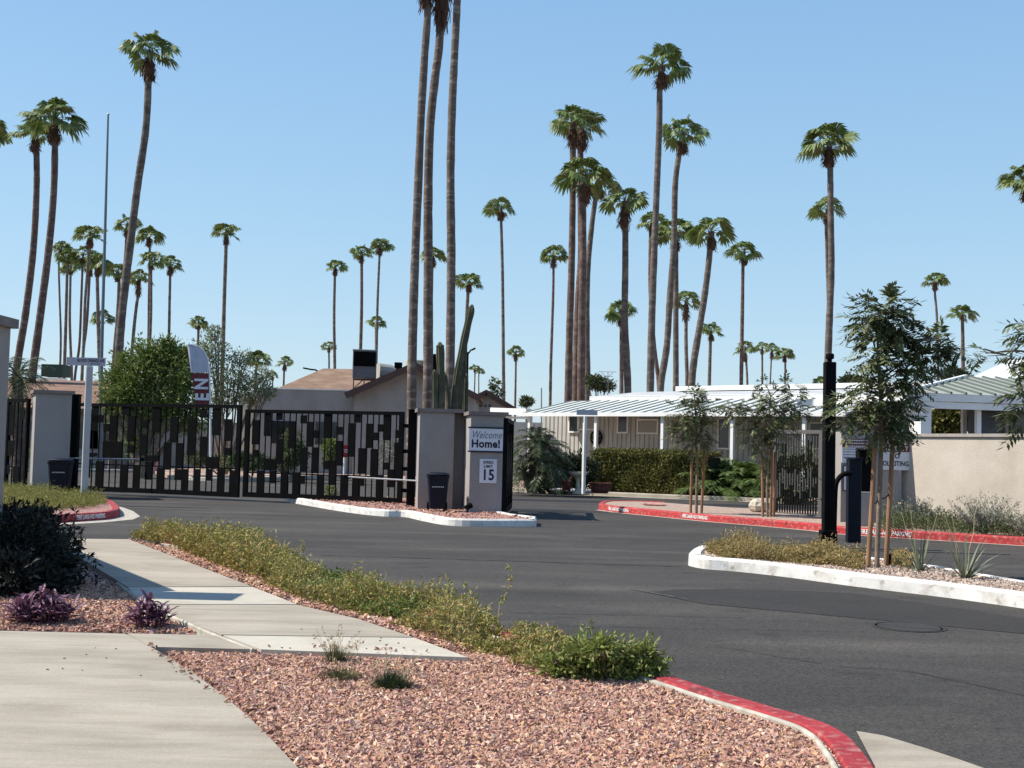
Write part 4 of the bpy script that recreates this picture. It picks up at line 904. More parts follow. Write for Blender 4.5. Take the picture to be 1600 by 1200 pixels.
b = MB(); b.box((LX/2+.6, 3.16, 3.77), (LX-1.2, .1, .2)); b.build('fascia', WHT, t, local=True); b = MB(); b.add([(1.2, 3.1, 3.84), (LX, 3.1, 3.84), (LX, 6.5, 4.22), (1.2, 6.5, 4.22), (1.2, 9, 3.9), (LX, 9, 3.9)], [(0, 1, 2, 3), (3, 2, 5, 4)])
b.box((LX/2+.6, 6.0, 3.7), (LX-1.3, 5.6, .3)); b.build('roof', mat('flat_roof_grey', (.44, .45, .45), .8, (.36, .37, .37), 1.2, spec=.1), t, local=True)
b = MB(); b.box((3.6+(LX-3.6)/2, 6.3, 4.30), (LX-3.6, .7, .2)); b.build('ridge_cover', WHT, t, local=True)
for ux in (.59, 4.07, 7.24, 10.26, 13.1):
    b = MB(); b.box((ux, .05, 1.5), (.12, .12, 2.85)); b.build('awning_post', WHT, t, local=True)
def wpx(x0, y0, x1, y1): u0, z1 = Fh.px(x0, y0); u1, z0 = Fh.px(x1, y1); return u0, u1, z0, z1
def window(x0, y0, x1, y1, m_=GLASS, nm='window'):
    u0, u1, z0, z1 = wpx(x0, y0, x1, y1); b = MB(); b.box(((u0+u1)/2, YW-.03, (z0+z1)/2), (u1-u0, .06, z1-z0)); o = b.build(nm, m_, t, local=True)
    b = MB(); 
    for c, d in ((((u0+u1)/2, YW-.05, z1+.03), (u1-u0+.12, .08, .06)), (((u0+u1)/2, YW-.05, z0-.03), (u1-u0+.12, .08, .06)), ((u0-.03, YW-.05, (z0+z1)/2), (.06, .08, z1-z0)), ((u1+.03, YW-.05, (z0+z1)/2), (.06, .08, z1-z0))): b.box(c, d)
    b.build('frame', WHT, o, local=True)
window(892, 646, 905, 674); window(968, 650, 981, 675); window(1125, 655, 1140, 700); window(1268, 662, 1290, 700); 
window(906, 648, 930, 670, mat('window_shade', (.33, .32, .30), .7)); window(999, 657, 1028, 676, bpy.data.materials['window_shade'])
u, z = Fh.px(934, 684); b = MB(); n = 24
b.tube([(u+.29*math.cos(i*2*math.pi/n), YW-.1, z+.29*math.sin(i*2*math.pi/n)) for i in range(n+1)], .035, 6, False)
b.tube([(u+.12*math.cos(i*2*math.pi/n), YW-.1, z+.12*math.sin(i*2*math.pi/n)) for i in range(n+1)], .03, 6, False)
for i in range(8): a = i*math.pi/4; b.tube([(u+.1*math.cos(a), YW-.1, z+.1*math.sin(a)), (u+.29*math.cos(a), YW-.1, z+.29*math.sin(a))], .03, 5)
for i in range(8): a = i*math.pi/4+.39; b.lathe([(.01, -.02), (.05, 0), (.01, .02)], (u+.2*math.cos(a), YW-.1, z+.2*math.sin(a)), 8)
o = b.build('wall_ornament', BLK, None if False else t, local=True)
# small carport beam left of the awning
t = thing('carport', 'small white carport frame left of the ribbed awning', 'carport', XY(800, 52))
b = MB(); a0 = A(770, 642, 54); a1 = A(826, 644, 52); b.bar(a0, a1, .3, .28); b.build('beam', WHT, t)
b = MB(); a0 = A(770, 652, 54.2); a1 = A(826, 653, 52.2); b.bar(a0, a1, .1, .1); b.build('lower_beam', WHT, t)
b = MB(); g = XY(826, 52); b.box((g.x, g.y, 1.5), (.2, .2, 3.0)); b.build('carport_post', WHT, t); b = MB(); g = XY(786, 53.5); b.box((g.x, g.y, 1.5), (.15, .15, 3.0)); b.build('carport_post', WHT, t)
b = MB(); g = XY(830, 56); b.box((g.x, g.y, 1.4), (3.6, .15, 2.8), .2); b.build('back_wall', WHTR, t)
# --- clubhouse with brown roof ---
D = 60; X = lambda px_, d=D: XY(px_, d).x; Zt = lambda px_, py_, d=D: A(px_, py_, d).z
t = thing('clubhouse', 'tan house with flat parapet, brown gable and shingle roof behind the gate', 'house', XY(520, D))
zp = Zt(470, 609)
b = MB(); x0, x1 = X(398), X(560); b.box(((x0+x1)/2, D+3, zp/2), (x1-x0, 6, zp)); b.build('parapet_wall', STUC_SHADE, t)
b = MB(); b.box(((x0+x1)/2, D+3, zp+.033), (x1-x0+.1, 6.1, .06)); b.build('parapet_trim', WHT, t)
xg0, xg1, xpk = X(552), X(738), X(646); ze = Zt(552, 612); zk = Zt(646, 574)
b = MB(); b.prism([(xg0, 0), (xg1, 0), (xg1, ze), (xpk, zk-.1), (xg0, ze)], (0, D-.5, 0), Vector((1, 0, 0)), UP, Vector((0, 1, 0)), 9); b.build('gable_wall', STUC_SHADE, t)
b = MB(); r = .16
for (xa, za, xb, zb_) in ((xg0-.3, ze-.2, xpk, zk+.05), (xg1+.3, ze-.2, xpk, zk+.05)):
    dv = Vector((xb-xa, 0, zb_-za)).normalized(); nn = Vector((-dv.z, 0, dv.x)); 
    if nn.z < 0: nn = -nn
    p0 = Vector((xa, D-1.1, za)); L = math.hypot(xb-xa, zb_-za)
    b.prism([(0, 0), (L, 0), (L, .1), (0, .1)] if xa < xb else [(0, 0), (0, .1), (L, .1), (L, 0)], p0, dv, nn, Vector((0, 1, 0)), 10)
b.build('roof', SHING, t)
b = MB()
for (xa, za, xb, zb_) in ((xg0-.35, ze-.25, xpk, zk+.02), (xg1+.35, ze-.25, xpk, zk+.02)): b.bar((xa, D-1.2, za), (xb, D-1.2, zb_), .12, .30)
b.build('fascia', FASC, t)
# main hip roof behind the parapet
ev = zp-.3; rz_ = Zt(560, 577, 66); xl, xr = X(402, 61), X(720, 66)
b = MB(); xr0 = X(500, 66)
b.add([(xl, 61, ev), (xr, 61, ev), (xr, 66, rz_), (xr0, 66, rz_), (xl, 71, ev), (xr, 71, ev)], [(0, 1, 2, 3), (0, 3, 4), (3, 2, 5, 4)]); b.build('roof', SHING, t)
b = MB(); 
for px_ in (440, 508): b = MB(); b.box((X(px_), D-.02, 2.1), (1.1, .06, 1.1)); b.build('window', GLASS, t)
b = MB(); xs = X(388); b.box((xs-.3, D+1, zp/2-.1), (.8, 1.2, zp-.3)); b.build('lit_side_wall', STUC_LIT, t)  # sunlit end wall of the house, its light painted as paler stucco
# AC cooler on the roof
g = A(570, 607, 61); t = thing('rooftop_cooler', 'boxy grey evaporative cooler on a rack over the parapet of the tan house', 'air conditioner', (g.x, 60.6, zp+.06))
k = 60.6/1900; zc0, zc1 = Zt(570, 592, 60.6), Zt(570, 549, 60.6)
b = MB(); b.box((g.x, 60.6, (zc0+zc1)/2), (37*k, 1.0, zc1-zc0), .12, .03); b.build('housing', mat('cooler_grey', (.13, .13, .14), .6, (.10, .10, .11), 4), t)
M_ = Matrix.Rotation(.12, 4, 'Z'); c = Vector((g.x, 60.6, 0))
b = MB(); b.box(c+M_ @ Vector((0, -.52, 0))+Vector((0, 0, zc1-.42)), (34*k, .04, .72), .12)
for i in range(8): b.box(c+M_ @ Vector((0, -.55, 0))+Vector((0, 0, zc1-.14-i*.085)), (33*k, .03, .02), .12)
b.build('louvre_panel', BLK, t)
b = MB(); b.box(c+M_ @ Vector((0, 0, 0))+Vector((0, 0, zc1+.03)), (38*k, 1.06, .05), .12); b.build('top_cover', mat('cooler_top', (.4, .38, .35), .7), t)
b = MB()
for sx in (-.52, 0, .52):
    for sy in (-.4, .4): q = c+M_ @ Vector((sx, sy, 0)); b.tube([(q.x, q.y, zp+.05), (q.x, q.y, zc0)], .025, 6)
for sy in (-.4, .4): q0 = c+M_ @ Vector((-.55, sy, 0)); q1 = c+M_ @ Vector((.55, sy, 0)); b.bar((q0.x, q0.y, zc0-.04), (q1.x, q1.y, zc0-.04), .05); b.bar((q0.x, q0.y, zp+.1), (q0.x+.5, q0.y, zc0-.05), .025)
b.build('rack', FASC, t)
b = MB(); d0 = A(590, 580, 61.4); b.tube([d0, d0+Vector((.5, .3, -.02)), d0+Vector((1.15, .5, -.25)), d0+Vector((1.4, .6, -.6))], .42, 12); b.build('duct', mat('duct_grey', (.34, .33, .29), .6), t)
g = A(622, 586, 60); t = thing('roof_vent', 'dark round chimney vent on the brown shingle roof', 'roof vent', g)
b = MB(); b.tube([g-Vector((0, 0, .2)), g+Vector((0, 0, .35))], .12, 10); b.build('pipe', FASC, t); b = MB(); b.tube([g+Vector((0, 0, .33)), g+Vector((0, 0, .62))], [.19, .2], 12); b.build('cowl', BLK, t)
g = A(655, 576, 62); t = thing('rooftop_cooler', 'second cooler box on the roof, half hidden between the big palm trunks', 'air conditioner', g-Vector((0, 0, .5)))
b = MB(); b.box(g+Vector((-.25, 0, .05)), (.8, .8, .75), .3, .03); b.build('housing', mat('cooler_beige', (.36, .35, .27), .7), t); b = MB(); b.box(g+Vector((.55, 0, .2)), (.7, .7, 1.1), .1, .02); b.build('dark_unit', BLK, t)
b = MB(); b.box(g+Vector((.1, 0, -.5)), (1.6, .7, .3)); b.build('rack', FASC, t)
# small gabled pavilion
D = 74; t = thing('gabled_shed', 'small tan gabled building with brown eaves right of the cactus', 'building', XY(757, D))
xa, xb, xc = X(700, D), X(805, D), X(757, D); ze, zk = Zt(757, 640, D), Zt(757, 614, D)
b = MB(); b.prism([(xa+.3, 0), (xb-.3, 0), (xb-.3, ze), (xc, zk-.15), (xa+.3, ze)], (0, D, 0), Vector((1, 0, 0)), UP, Vector((0, 1, 0)), 8); b.build('wall', STUC_SHADE, t)
b = MB(); b.bar((xa-.2, D-.4, ze-.25), (xc, D-.4, zk), .12, .28); b.bar((xb+.3, D-.4, ze-.25), (xc, D-.4, zk), .12, .28); b.build('fascia', FASC, t)
b = MB(); b.prism([(xa-.3, ze-.2), (xc, zk+.08), (xb+.4, ze-.2), (xb+.4, ze-.1), (xc, zk+.2), (xa-.3, ze-.1)], (0, D-.35, 0), Vector((1, 0, 0)), UP, Vector((0, 1, 0)), 8.7); b.build('roof', SHING, t)
b = MB()
for i in range(4): b.box((X(754, D)-.5+i*.28, D-.03, Zt(757, 634, D)), (.16, .05, .16))
b.build('gable_vent', GLASS, t)
# brown tiled building far left
D = 62; t = thing('brown_roof_building', 'low building with broad brown tiled roof behind the left gate pillar', 'building', XY(80, D))
xa, xb = X(-120, D), X(168, D); z0, z1 = Zt(60, 634, D), Zt(60, 594, D+5)
b = MB(); b.box(((xa+xb)/2, D+4, z0/2), (xb-xa, 7, z0)); b.build('wall', STUC_SHADE, t)
b = MB(); b.add([(xa-.3, D-.5, z0-.1), (xb+.4, D-.5, z0-.1), (xb+.4, D+4.5, z1), (xa-.3, D+4.5, z1), (xa-.3, D-.5, z0-.28), (xb+.4, D-.5, z0-.28), (xb+.4, D+9, z0-.1), (xa-.3, D+9, z0-.1)], [(0, 1, 2, 3), (4, 5, 1, 0), (3, 2, 6, 7), (1, 6, 2)])
b.build('roof', mat('brown_tile', (.22, .13, .095), .9, (.17, .10, .07), 2, .6, 20, (.27, .17, .125), .8, stretch=(1, 1, 6)), t)
b = MB()
for px_ in (36, 130, 168-14): b = MB(); b.box((X(px_, D), D+.46, 1.7), (1.3, .08, 1.3)); b.build('window', GLASS, t)
for px_ in (227, 242):
    g = XY(px_, 57); tag(None or thing('pink_column', 'pink stucco column seen through the gate, %s one of two' % ('left' if px_ == 227 else 'right'), 'column', g, 0, 'pink columns seen through the gate'))
    tt = bpy.data.objects[[o.name for o in bpy.data.objects if o.name.startswith('pink_column')][-1]]
    b = MB(); zt = A(px_, 648, 57).z; b.box((g.x, g.y, zt/2), (.34, .34, zt), .3); b.build('shaft', PINKM, tt); b = MB(); b.box((g.x, g.y, zt+.05), (.44, .44, .1), .3); b.build('capital', WHT, tt)
t = thing('dark_roof_cabin', 'small white cabin with dark green roof low above the brown roof', 'building', XY(78, 90)); D = 90
b = MB(); b.box((X(76, D), D+.7, Zt(72, 590, D)/2), (X(92, D)-X(64, D), 1.2, Zt(72, 590, D))); b.build('wall', WHT, t)
b = MB(); zz = Zt(72, 588, D); b.box((X(76, D), D+.7, zz+.45), (X(94, D)-X(60, D), 1.6, .9)); b.build('roof', mat('dark_green_roof', (.03, .05, .04), .8), t)
# --- right house ---
H2 = Loc((XY(1420, 31).x, 31), math.radians(12)); Fh2 = H2.face(0)
t = thing('grey_house', 'grey house with white posts and grey green metal roof behind the tan wall', 'house', H2.o, H2.rz)
b = MB(); zf = 3.16; b.box((5, -.1, zf), (10.4, .08, .2)); b.box((5, -.05, zf-.2), (10.2, .12, .17)); b.box((-.15, 3, zf), (.08, 6.3, .2)); b.build('fascia', WHT, t, local=True)
b = MB(); zr = 3.95
V = [(-.2, -.15, zf+.1), (10.2, -.15, zf+.1), (10.2, 3, zr), (3.5, 3, zr), (.8, 6.5, zf+.1)]
b.add(V, [(0, 1, 2, 3), (0, 3, 4)]); rf = b.build('roof', ROOFG, t, local=True)
b = MB(); x = .25
while x < 10:
    yy = 3 if x > 3.5 else 3*(x+.2)/3.7; b.bar((x, -.15, zf+.12), (x, yy-.15*0, zf+.12+(zr-zf-.1)*(yy+.15)/3.15), .05, .06); x += .42
b.build('seam', mat('seam_dark', (.11, .13, .11), .6), rf, local=True)
b = MB(); b.bar((-.2, -.15, zf+.13), (3.5, 3, zr+.03), .12, .06); b.build('ridge_cap', WHT, rf, local=True)
b = MB(); b.add([(3.7, 3.05, zr-.02), (10.5, 3.05, zr-.02), (13, 8, 5.05), (8.4, 8, 5.0), (3.7, 3.05, zr-.12), (10.5, 3.05, zr-.12), (13, 8, 4.9), (8.4, 8, 4.85)], [(0, 1, 2, 3), (4, 5, 1, 0), (7, 4, 0, 3), (7, 6, 5, 4)]); b.build('upper_roof', WHT, t, local=True)
b = MB(); b.box((.42, .2, 1.5), (.30, .55, 3.05)); b.build('porch_post', WHT, t, local=True)
for ux in (2.02,): b = MB(); b.box((ux, .12, 1.5), (.12, .12, 3.05)); b.build('porch_post', WHT, t, local=True)
u, z = H2.face(2.2).px(1506, 660); b = MB(); b.box((u, 2.2, 1.5), (.12, .12, 3.0)); b.build('porch_post', WHT, t, local=True)
b = MB(); 
for i in range(16): b.add([(2.15, .5, .2+i*.19), (9, .5, .2+i*.19), (9, .52, .385+i*.19), (2.15, .52, .385+i*.19), (2.15, .53, .2+i*.19), (9, .53, .2+i*.19)], [(0, 1, 2, 3), (4, 5, 1, 0)])
b.box((5.6, .7, 1.6), (6.8, .3, 3.1)); b.build('siding', SIDING, t, local=True)
u0, z1 = H2.face(.48).px(1577, 634); b = MB(); b.box((u0+.9, .46, 1.9), (1.6, .05, 2.2)); o = b.build('window', GLASS, t, local=True)
b = MB()
for c_, d_ in (((u0+.05, .44, 1.9), (.1, .08, 2.3)), ((u0+.9, .44, 3.0), (1.8, .08, .1)), ((u0-.12, .44, 1.9), (.08, .1, 2.4))): b.box(c_, d_)
b.build('frame', mat('frame_grey', (.18, .17, .16), .6), o, local=True)
t = thing('garden_wall', 'low grey stucco garden wall far behind the left gate leaf', 'wall', XY(290, 65)); b = MB(); xa, xb = XY(150, 65).x, XY(402, 65).x; b.box(((xa+xb)/2, 65, 1.25), (xb-xa, .25, 2.5)); b.build('wall_body', STUC_SHADE, t); b = MB(); b.box(((xa+xb)/2, 65, 2.545), (xb-xa+.1, .35, .08)); b.build('coping', CAPM, t)
# ---- poles ----
def pole(name, label, cat, pts, D, r0, r1, m_, sphere=False):
    P = [A(x, y, D) for x, y in pts]; g = Vector((P[0].x, D, 0)); t = thing(name, label, cat, g); b = MB(); b.tube([g]+P, [r0]+[r0+(r1-r0)*i/(len(P)-1) for i in range(len(P))], 8); b.build('pole_shaft', m_, t)
    return t, P
t, P = pole('flagpole', 'very tall thin bare flagpole rising left of the leaning palm', 'flagpole', [(157, 690), (158.5, 560), (165, 330), (169, 180)], 58, .11, .045, mat('pole_bluegrey', (.12, .15, .17), .5))
b = MB(); b.lathe([(.01, -.05), (.07, 0), (.01, .07)], P[-1]+Vector((0, 0, .04)), 8); b.build('finial', GALV, t)
def lamp(label, bx, by, ex, ey, D, gz):
    a = A(bx, by, D); e = A(ex, ey, D); g = Vector((a.x, D, 0)); t = thing('street_lamp', label, 'street lamp', g, 0, 'dark street lamps with long arms')
    b = MB(); b.tube([g, a], [.09, .06], 8); b.build('pole_shaft', BLK, t); b = MB(); b.tube([a-Vector((0, 0, .15)), a.lerp(e, .4)+Vector((0, 0, .03)), a.lerp(e, .6)], .05, 6); b.build('arm', BLK, t)
    b = MB(); m_ = a.lerp(e, .55); b.bar(m_, e, .28, .09); b.build('lamp_head', BLK, t)
lamp('dark street lamp whose long arm points left above the shingle roof', 505, 581, 474, 575, 75, 0)
lamp('dark street lamp peeking out right of the leaning cactus', 731, 550, 743, 544, 75, 0)
t, P = pole('utility_pole', 'thin pole standing left of the white roof ridge', 'pole', [(846, 690), (846, 606)], 80, .05, .04, GALV)
t, P = pole('utility_pole', 'dark thin pole above the white roof at the right edge', 'pole', [(1577, 690), (1580, 551)], 44, .05, .05, mat('pole_teal', (.07, .11, .13), .5))
t, P = pole('antenna', 'spindly rooftop antenna above the white roof beside the collared palm', 'antenna', [(950, 690), (950, 581)], 70, .03, .02, GALV)
b = MB()
for px_, py_, w_ in ((949, 581, .85), (950, 588, .5), (951, 597, .7)): c = A(px_, py_, 70); b.bar(c-Vector((w_*.6, 0, 0)), c+Vector((w_*.6, 0, 0)), .025)
b.bar(A(940, 582, 70), A(956, 597, 70), .025); b.bar(A(958, 582, 70), A(942, 597, 70), .025); b.build('element', GALV, t)
#--PART6--
# ================= PLANTS =================
def limbs(b, base, top, r0, r1, k=5, wob=.03):
    P = [Vector(base).lerp(Vector(top), i/k)+Vector((random.uniform(-wob, wob), random.uniform(-wob, wob), 0))*(0 if i in (0, k) else 1) for i in range(k+1)]
    b.tube(P, [r0+(r1-r0)*i/k for i in range(k+1)], 6, False); return P
# --- broad leafy trees beyond the gate ---
def leafy(name, label, cat, blobs, D, base_px, n, L, W, m_, tr=.16, shell=.35, flat=.3, zb=0, depth=.8, trunks=1, rough=.35, group=None):
    g = XY(base_px, D, zb); t = thing(name, label, cat, g, 0, group); tb = MB(); lb = MB(); k = D/1900
    for i, (x, y, rx, ry, dn) in enumerate(blobs):
        c = A(x, y, D+random.uniform(-.5, .5)*rx*k); r = (rx*k, max(rx, ry)*k*depth, ry*k)
        s = g+Vector((random.uniform(-.1, .1)*trunks, 0, 0)); m1 = s.lerp(c, .45)+Vector((random.uniform(-.2, .2), random.uniform(-.2, .2), 0))*rx*k
        tb.tube(smoothpath([s, m1, c], 4), [tr-(tr*.75)*j/8 for j in range(9)], 6, False)
        for j in range(4): limbs(tb, s.lerp(c, .6), c+Vector((random.uniform(-.8, .8)*r[0], random.uniform(-.8, .8)*r[1], random.uniform(-.5, .8)*r[2])), tr*.3, .012)
        cloud(lb, c, r, int(n*dn), L, W, shell, rough, flat)
    tb.build('trunk', BARK, t, smooth=True); lb.build('crown', m_, t); return t
leafy('leafy_tree', 'rounded bright green leafy tree behind the left gate leaf', 'tree', [(225, 595, 50, 42, 1.0), (266, 562, 30, 26, .5), (200, 618, 42, 36, .7), (236, 556, 30, 24, .4), (285, 600, 26, 38, .4), (184, 588, 20, 18, .2), (230, 650, 46, 34, .5), (268, 640, 34, 30, .4), (196, 560, 12, 12, .08), (290, 555, 14, 14, .1), (262, 536, 12, 10, .08), (172, 625, 16, 20, .15), (215, 690, 26, 22, .15), (300, 650, 30, 40, .3)], 50, 222, 4300, .17, .065, LEAFB, shell=.15, rough=.75)
leafy('acacia_tree', 'airy grey green tree with open branches right of the feather banner', 'tree', [(330, 548, 30, 26, .5), (362, 590, 36, 30, .55), (395, 610, 26, 26, .4), (312, 575, 20, 30, .3), (345, 625, 40, 22, .5), (410, 585, 16, 14, .15), (335, 520, 14, 12, .12), (375, 560, 18, 14, .15), (420, 612, 12, 14, .12)], 54, 350, 2700, .13, .055, mat('acacia_leaf', (0, 0, 0), .6, rnd=[(.13, .16, .07), (.20, .23, .11), (.28, .30, .18), (.10, .13, .055)], trans=.3), tr=.07, shell=.15)
# shrubs beyond the gate
leafy('garden_shrub', 'dark green citrus like shrub seen through the right gate leaf', 'shrub', [(456, 700, 20, 26, 1), (468, 712, 14, 16, .5), (444, 722, 14, 14, .4)], 49, 456, 1500, .12, .06, LEAFG, tr=.05)
leafy('garden_shrub', 'small lighter green shrub seen through the right gate leaf beside the stop sign', 'shrub', [(517, 700, 13, 15, 1), (514, 722, 9, 10, .4)], 49, 516, 900, .12, .06, LEAFB, tr=.05)
leafy('garden_shrub', 'low yellow green shrub right of the gate centre post, seen through the pickets', 'shrub', [(396, 722, 26, 12, 1), (375, 718, 14, 12, .5)], 50, 392, 1200, .12, .06, LEAFB, tr=.04)
leafy('garden_shrub', 'low green shrub beneath the feather banner, seen through the gate', 'shrub', [(345, 722, 34, 13, 1), (306, 716, 16, 12, .5)], 52, 345, 1100, .13, .06, LEAFG, tr=.04)
leafy('garden_shrub', 'low green bushes through the pedestrian gate at the far left', 'shrub', [(28, 708, 24, 10, 1), (20, 640, 14, 22, .6)], 55, 28, 1100, .13, .06, LEAFB, tr=.04)
leafy('garden_shrub', 'pale green shrub through the right end of the gate', 'shrub', [(606, 705, 16, 22, 1)], 52, 606, 700, .12, .04, LEAFS, tr=.03)
leafy('garden_shrub', 'small grassy shrub on the near side of the gate centre', 'shrub', [(516, 768, 12, 9, 1)], 35, 516, 400, .08, .03, LEAFB, tr=.02)
leafy('far_tree', 'small dark green tree top above the white roof near the antenna', 'tree', [(930, 597, 17, 10, 1), (945, 602, 14, 9, .6)], 75, 932, 900, .22, .1, LEAFG, tr=.1)
leafy('far_tree', 'tiny dark treetop just left of the ribbed awning', 'tree', [(823, 627, 9, 6, 1)], 72, 823, 400, .2, .1, LEAFG, tr=.1)
leafy('far_tree', 'spindly little tree between the cactus and the slim tall palm', 'tree', [(774, 600, 8, 8, 1), (768, 612, 6, 6, .6), (780, 614, 5, 5, .4)], 80, 773, 110, .28, .12, LEAFG, tr=.05, shell=.1)
leafy('far_tree', 'small green treetop just right of the camera post top', 'tree', [(1330, 600, 20, 14, 1)], 60, 1330, 900, .2, .1, LEAFG, tr=.1)
leafy('far_tree', 'low green treetops behind the grey house roof', 'tree', [(1492, 590, 20, 16, 1), (1515, 596, 12, 8, .4)], 60, 1495, 1200, .2, .1, LEAFG, tr=.1)
leafy('garden_shrub', 'leafy shrub seen through the porch opening of the grey house', 'shrub', [(1477, 660, 22, 26, 1), (1500, 650, 20, 24, .8), (1460, 668, 16, 20, .6)], 40, 1480, 2400, .16, .08, LEAFH, tr=.04)
leafy('low_palm', 'small low palm behind the welcome pillar area near the white wall', 'shrub', [(770, 625, 1, 1, .1)], 72, 770, 10, .1, .04, LEAFG, tr=.02) if False else None
# --- feather palms (pinnate) ---
def fronds(lb, c, n, L, e0, e1, leaf, dense=22, droop=.5, rng=None):
    rs = rng or random
    for i in range(n):
        a = i*2.39996+rs.uniform(-.3, .3); e = math.radians(e0+(e1-e0)*(i/(max(1, n-1)))+rs.uniform(-8, 8)); d = Vector((math.cos(a)*math.cos(e), math.sin(a)*math.cos(e), math.sin(e)))
        l = L*rs.uniform(.8, 1.1); P = []
        for j in range(9): u = j/8; P.append(Vector(c)+d*l*u+Vector((0, 0, -droop*l*u*u)))
        lb.tube(P, [.018*(1-j/10) for j in range(9)], 4, False)
        s = Vector((-math.sin(a), math.cos(a), 0))
        for q in range(dense):
            u = .12+.86*q/dense; k = u*8; j = min(7, int(k)); pp = P[j].lerp(P[j+1], k-j); tg = (P[j+1]-P[j]).normalized()
            ll = leaf*(1-.55*abs(u-.45)/.55)*rs.uniform(.85, 1.1)
            for sg in (-1, 1):
                dd = (s*sg*.85+tg*.55+Vector((0, 0, rs.uniform(-.35, .1)))).normalized(); w_ = tg*(.008+leaf*.018); m_ = pp+dd*ll*.5
                lb.add([pp-w_*.5, m_+w_-Vector((0, 0, .01)), pp+dd*ll+Vector((0, 0, -ll*.18)), m_-w_], [(0, 1, 2, 3)])
def featherpalm(label, px, D, zb, hub_py, n, L, e0, e1, leaf, tr, m_, droop=.5, hubs=None, name='feather_palm', dense=22):
    g = XY(px, D, zb); t = thing(name, label, 'palm shrub', g); lb = MB(); tb = MB()
    for hx, hy in (hubs or [(px, hub_py)]):
        c = A(hx, hy, D); tb.tube(smoothpath([g, g.lerp(c, .5)+Vector((0, 0, 0)), c], 4), [tr*(1.3-.3*i/8) for i in range(9)], 9, False); fronds(lb, c, n, L, e0, e1, leaf, dense, droop)
    tb.build('trunk', TRUNKR, t, smooth=True); lb.build('crown', m_, t); return t
FEATH = mat('feather_leaf', (0, 0, 0), .5, rnd=[(.035, .05, .02), (.06, .08, .03), (.09, .11, .05), (.05, .065, .03)], trans=.15)
FEATL = mat('feather_leaf_light', (0, 0, 0), .5, rnd=[(.06, .10, .02), (.09, .14, .03), (.13, .18, .05), (.07, .11, .025)], trans=.2)
featherpalm('bushy dark feather palm just right of the welcome pillar', 830, 41.5, .12, 0, 24, 1.2, 84, -18, .34, .12, FEATH, .55, [(820, 738), (846, 700), (856, 728), (836, 690)], dense=30)
featherpalm('arching green feather palm hanging over the left gate pillar', 28, 37, .1, 588, 26, 1.5, 70, -30, .42, .15, FEATH, .55)
featherpalm('broad light green clumping palm right of the hedge', 1144, 42.5, .12, 0, 40, 2.5, 88, 30, .46, .05, FEATL, .55, [(1126, 773), (1145, 774), (1164, 775), (1154, 772)], dense=34)
# dark shrub behind birdbath + hedge
t = leafy('dark_shrub', 'dense dark green shrub behind the birdbath, left of the hedge', 'shrub', [(875, 738, 30, 28, 1), (905, 735, 28, 26, 1), (850, 752, 26, 18, .7), (890, 755, 34, 14, .6)], 43.6, 885, 2600, .13, .06, mat('shrub_leaf_dark', (0, 0, 0), .6, rnd=[(.018, .03, .014), (.03, .045, .02), (.05, .06, .03)], trans=.1), tr=.05)
h0 = XY(922, 44.6, .12); h1 = XY(1105, 41.6, .12); FH = Face(h0, h1); t = thing('hedge', 'long clipped olive green hedge in front of the white mobile home', 'hedge', FH.P(FH.L/2, .12, 0), math.atan2(FH.u.y, FH.u.x))
b = MB(); u = RNG.random(26000)*FH.L; ztop = A(1000, 708, 43.3).z; v = RNG.random(26000); face_ = RNG.random(26000)
z = .15+(ztop-.15)*v; dpt = np.where(face_ < .62, RNG.normal(0, .06, 26000), RNG.random(26000)*1.1); z = np.where(face_ >= .62, ztop+RNG.normal(0, .05, 26000), z)
bulge = np.array([noise.noise(Vector((a*1.3, c*1.6, 0)))*.16 for a, c in zip(u, z)])
P = np.array([FH.P(a, c+bl*.4, -d+bl) for a, c, d, bl in zip(u, z, dpt, bulge)]); dd = np.tile(np.array([0, -.5, .3]), (len(P), 1)); V, Fc = leafquads(P, .085, .05, dd, .2); b.np(V, Fc); b.build('foliage', LEAFH, t)
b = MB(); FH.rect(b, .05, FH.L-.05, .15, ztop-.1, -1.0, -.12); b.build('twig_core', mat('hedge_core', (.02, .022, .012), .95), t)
leafy('dark_shrub', 'dark green shrubs seen through the open grey gate leaf', 'shrub', [(1215, 740, 26, 34, 1), (1255, 738, 30, 36, 1), (1290, 742, 26, 32, .8), (1240, 765, 40, 20, .6)], 39.5, 1250, 2400, .13, .06, LEAFG, tr=.05)
# birdbath, ornaments, pot, stones
g = XY(903, 41.6, .12); t = thing('birdbath', 'white flaring pedestal birdbath beside the end-on street sign', 'birdbath', g)
b = MB(); b.lathe([(.18, .1), (.16, .15), (.085, .3), (.07, .5), (.10, .62)], g-Vector((0, 0, .12)), 16); b.build('pedestal', ROCK, t); b = MB(); b.lathe([(.10, .622), (.30, .76), (.34, .84), (.30, .83), (.05, .72)], g-Vector((0, 0, .12)), 20); b.build('basin', ROCK, t)
g = XY(881, 42.2, .12); t = thing('garden_ornament', 'reddish V shaped garden ornament in front of the dark shrub', 'ornament', g)
b = MB(); k = 42.2/1900
b.tube([A(884, 766, 42.2), A(882, 755, 42.2), A(872, 744, 42.2)], [.13, .11, .03], 8); b.tube([A(886, 766, 42.2), A(890, 754, 42.2), A(894, 744, 42.2)], [.12, .1, .03], 8); b.build('body', TERRA, t)
g = XY(938, 42.0, .12); t = thing('terracotta_pot', 'low wide terracotta planter in front of the hedge by the street sign', 'pot', g)
b = MB(); b.lathe([(.25, 0), (.33, .12), (.36, .3), (.40, .31), (.40, .36), (.34, .36), (.33, .3), (.05, .3)], g, 20); b.build('bowl', TERRA, t)
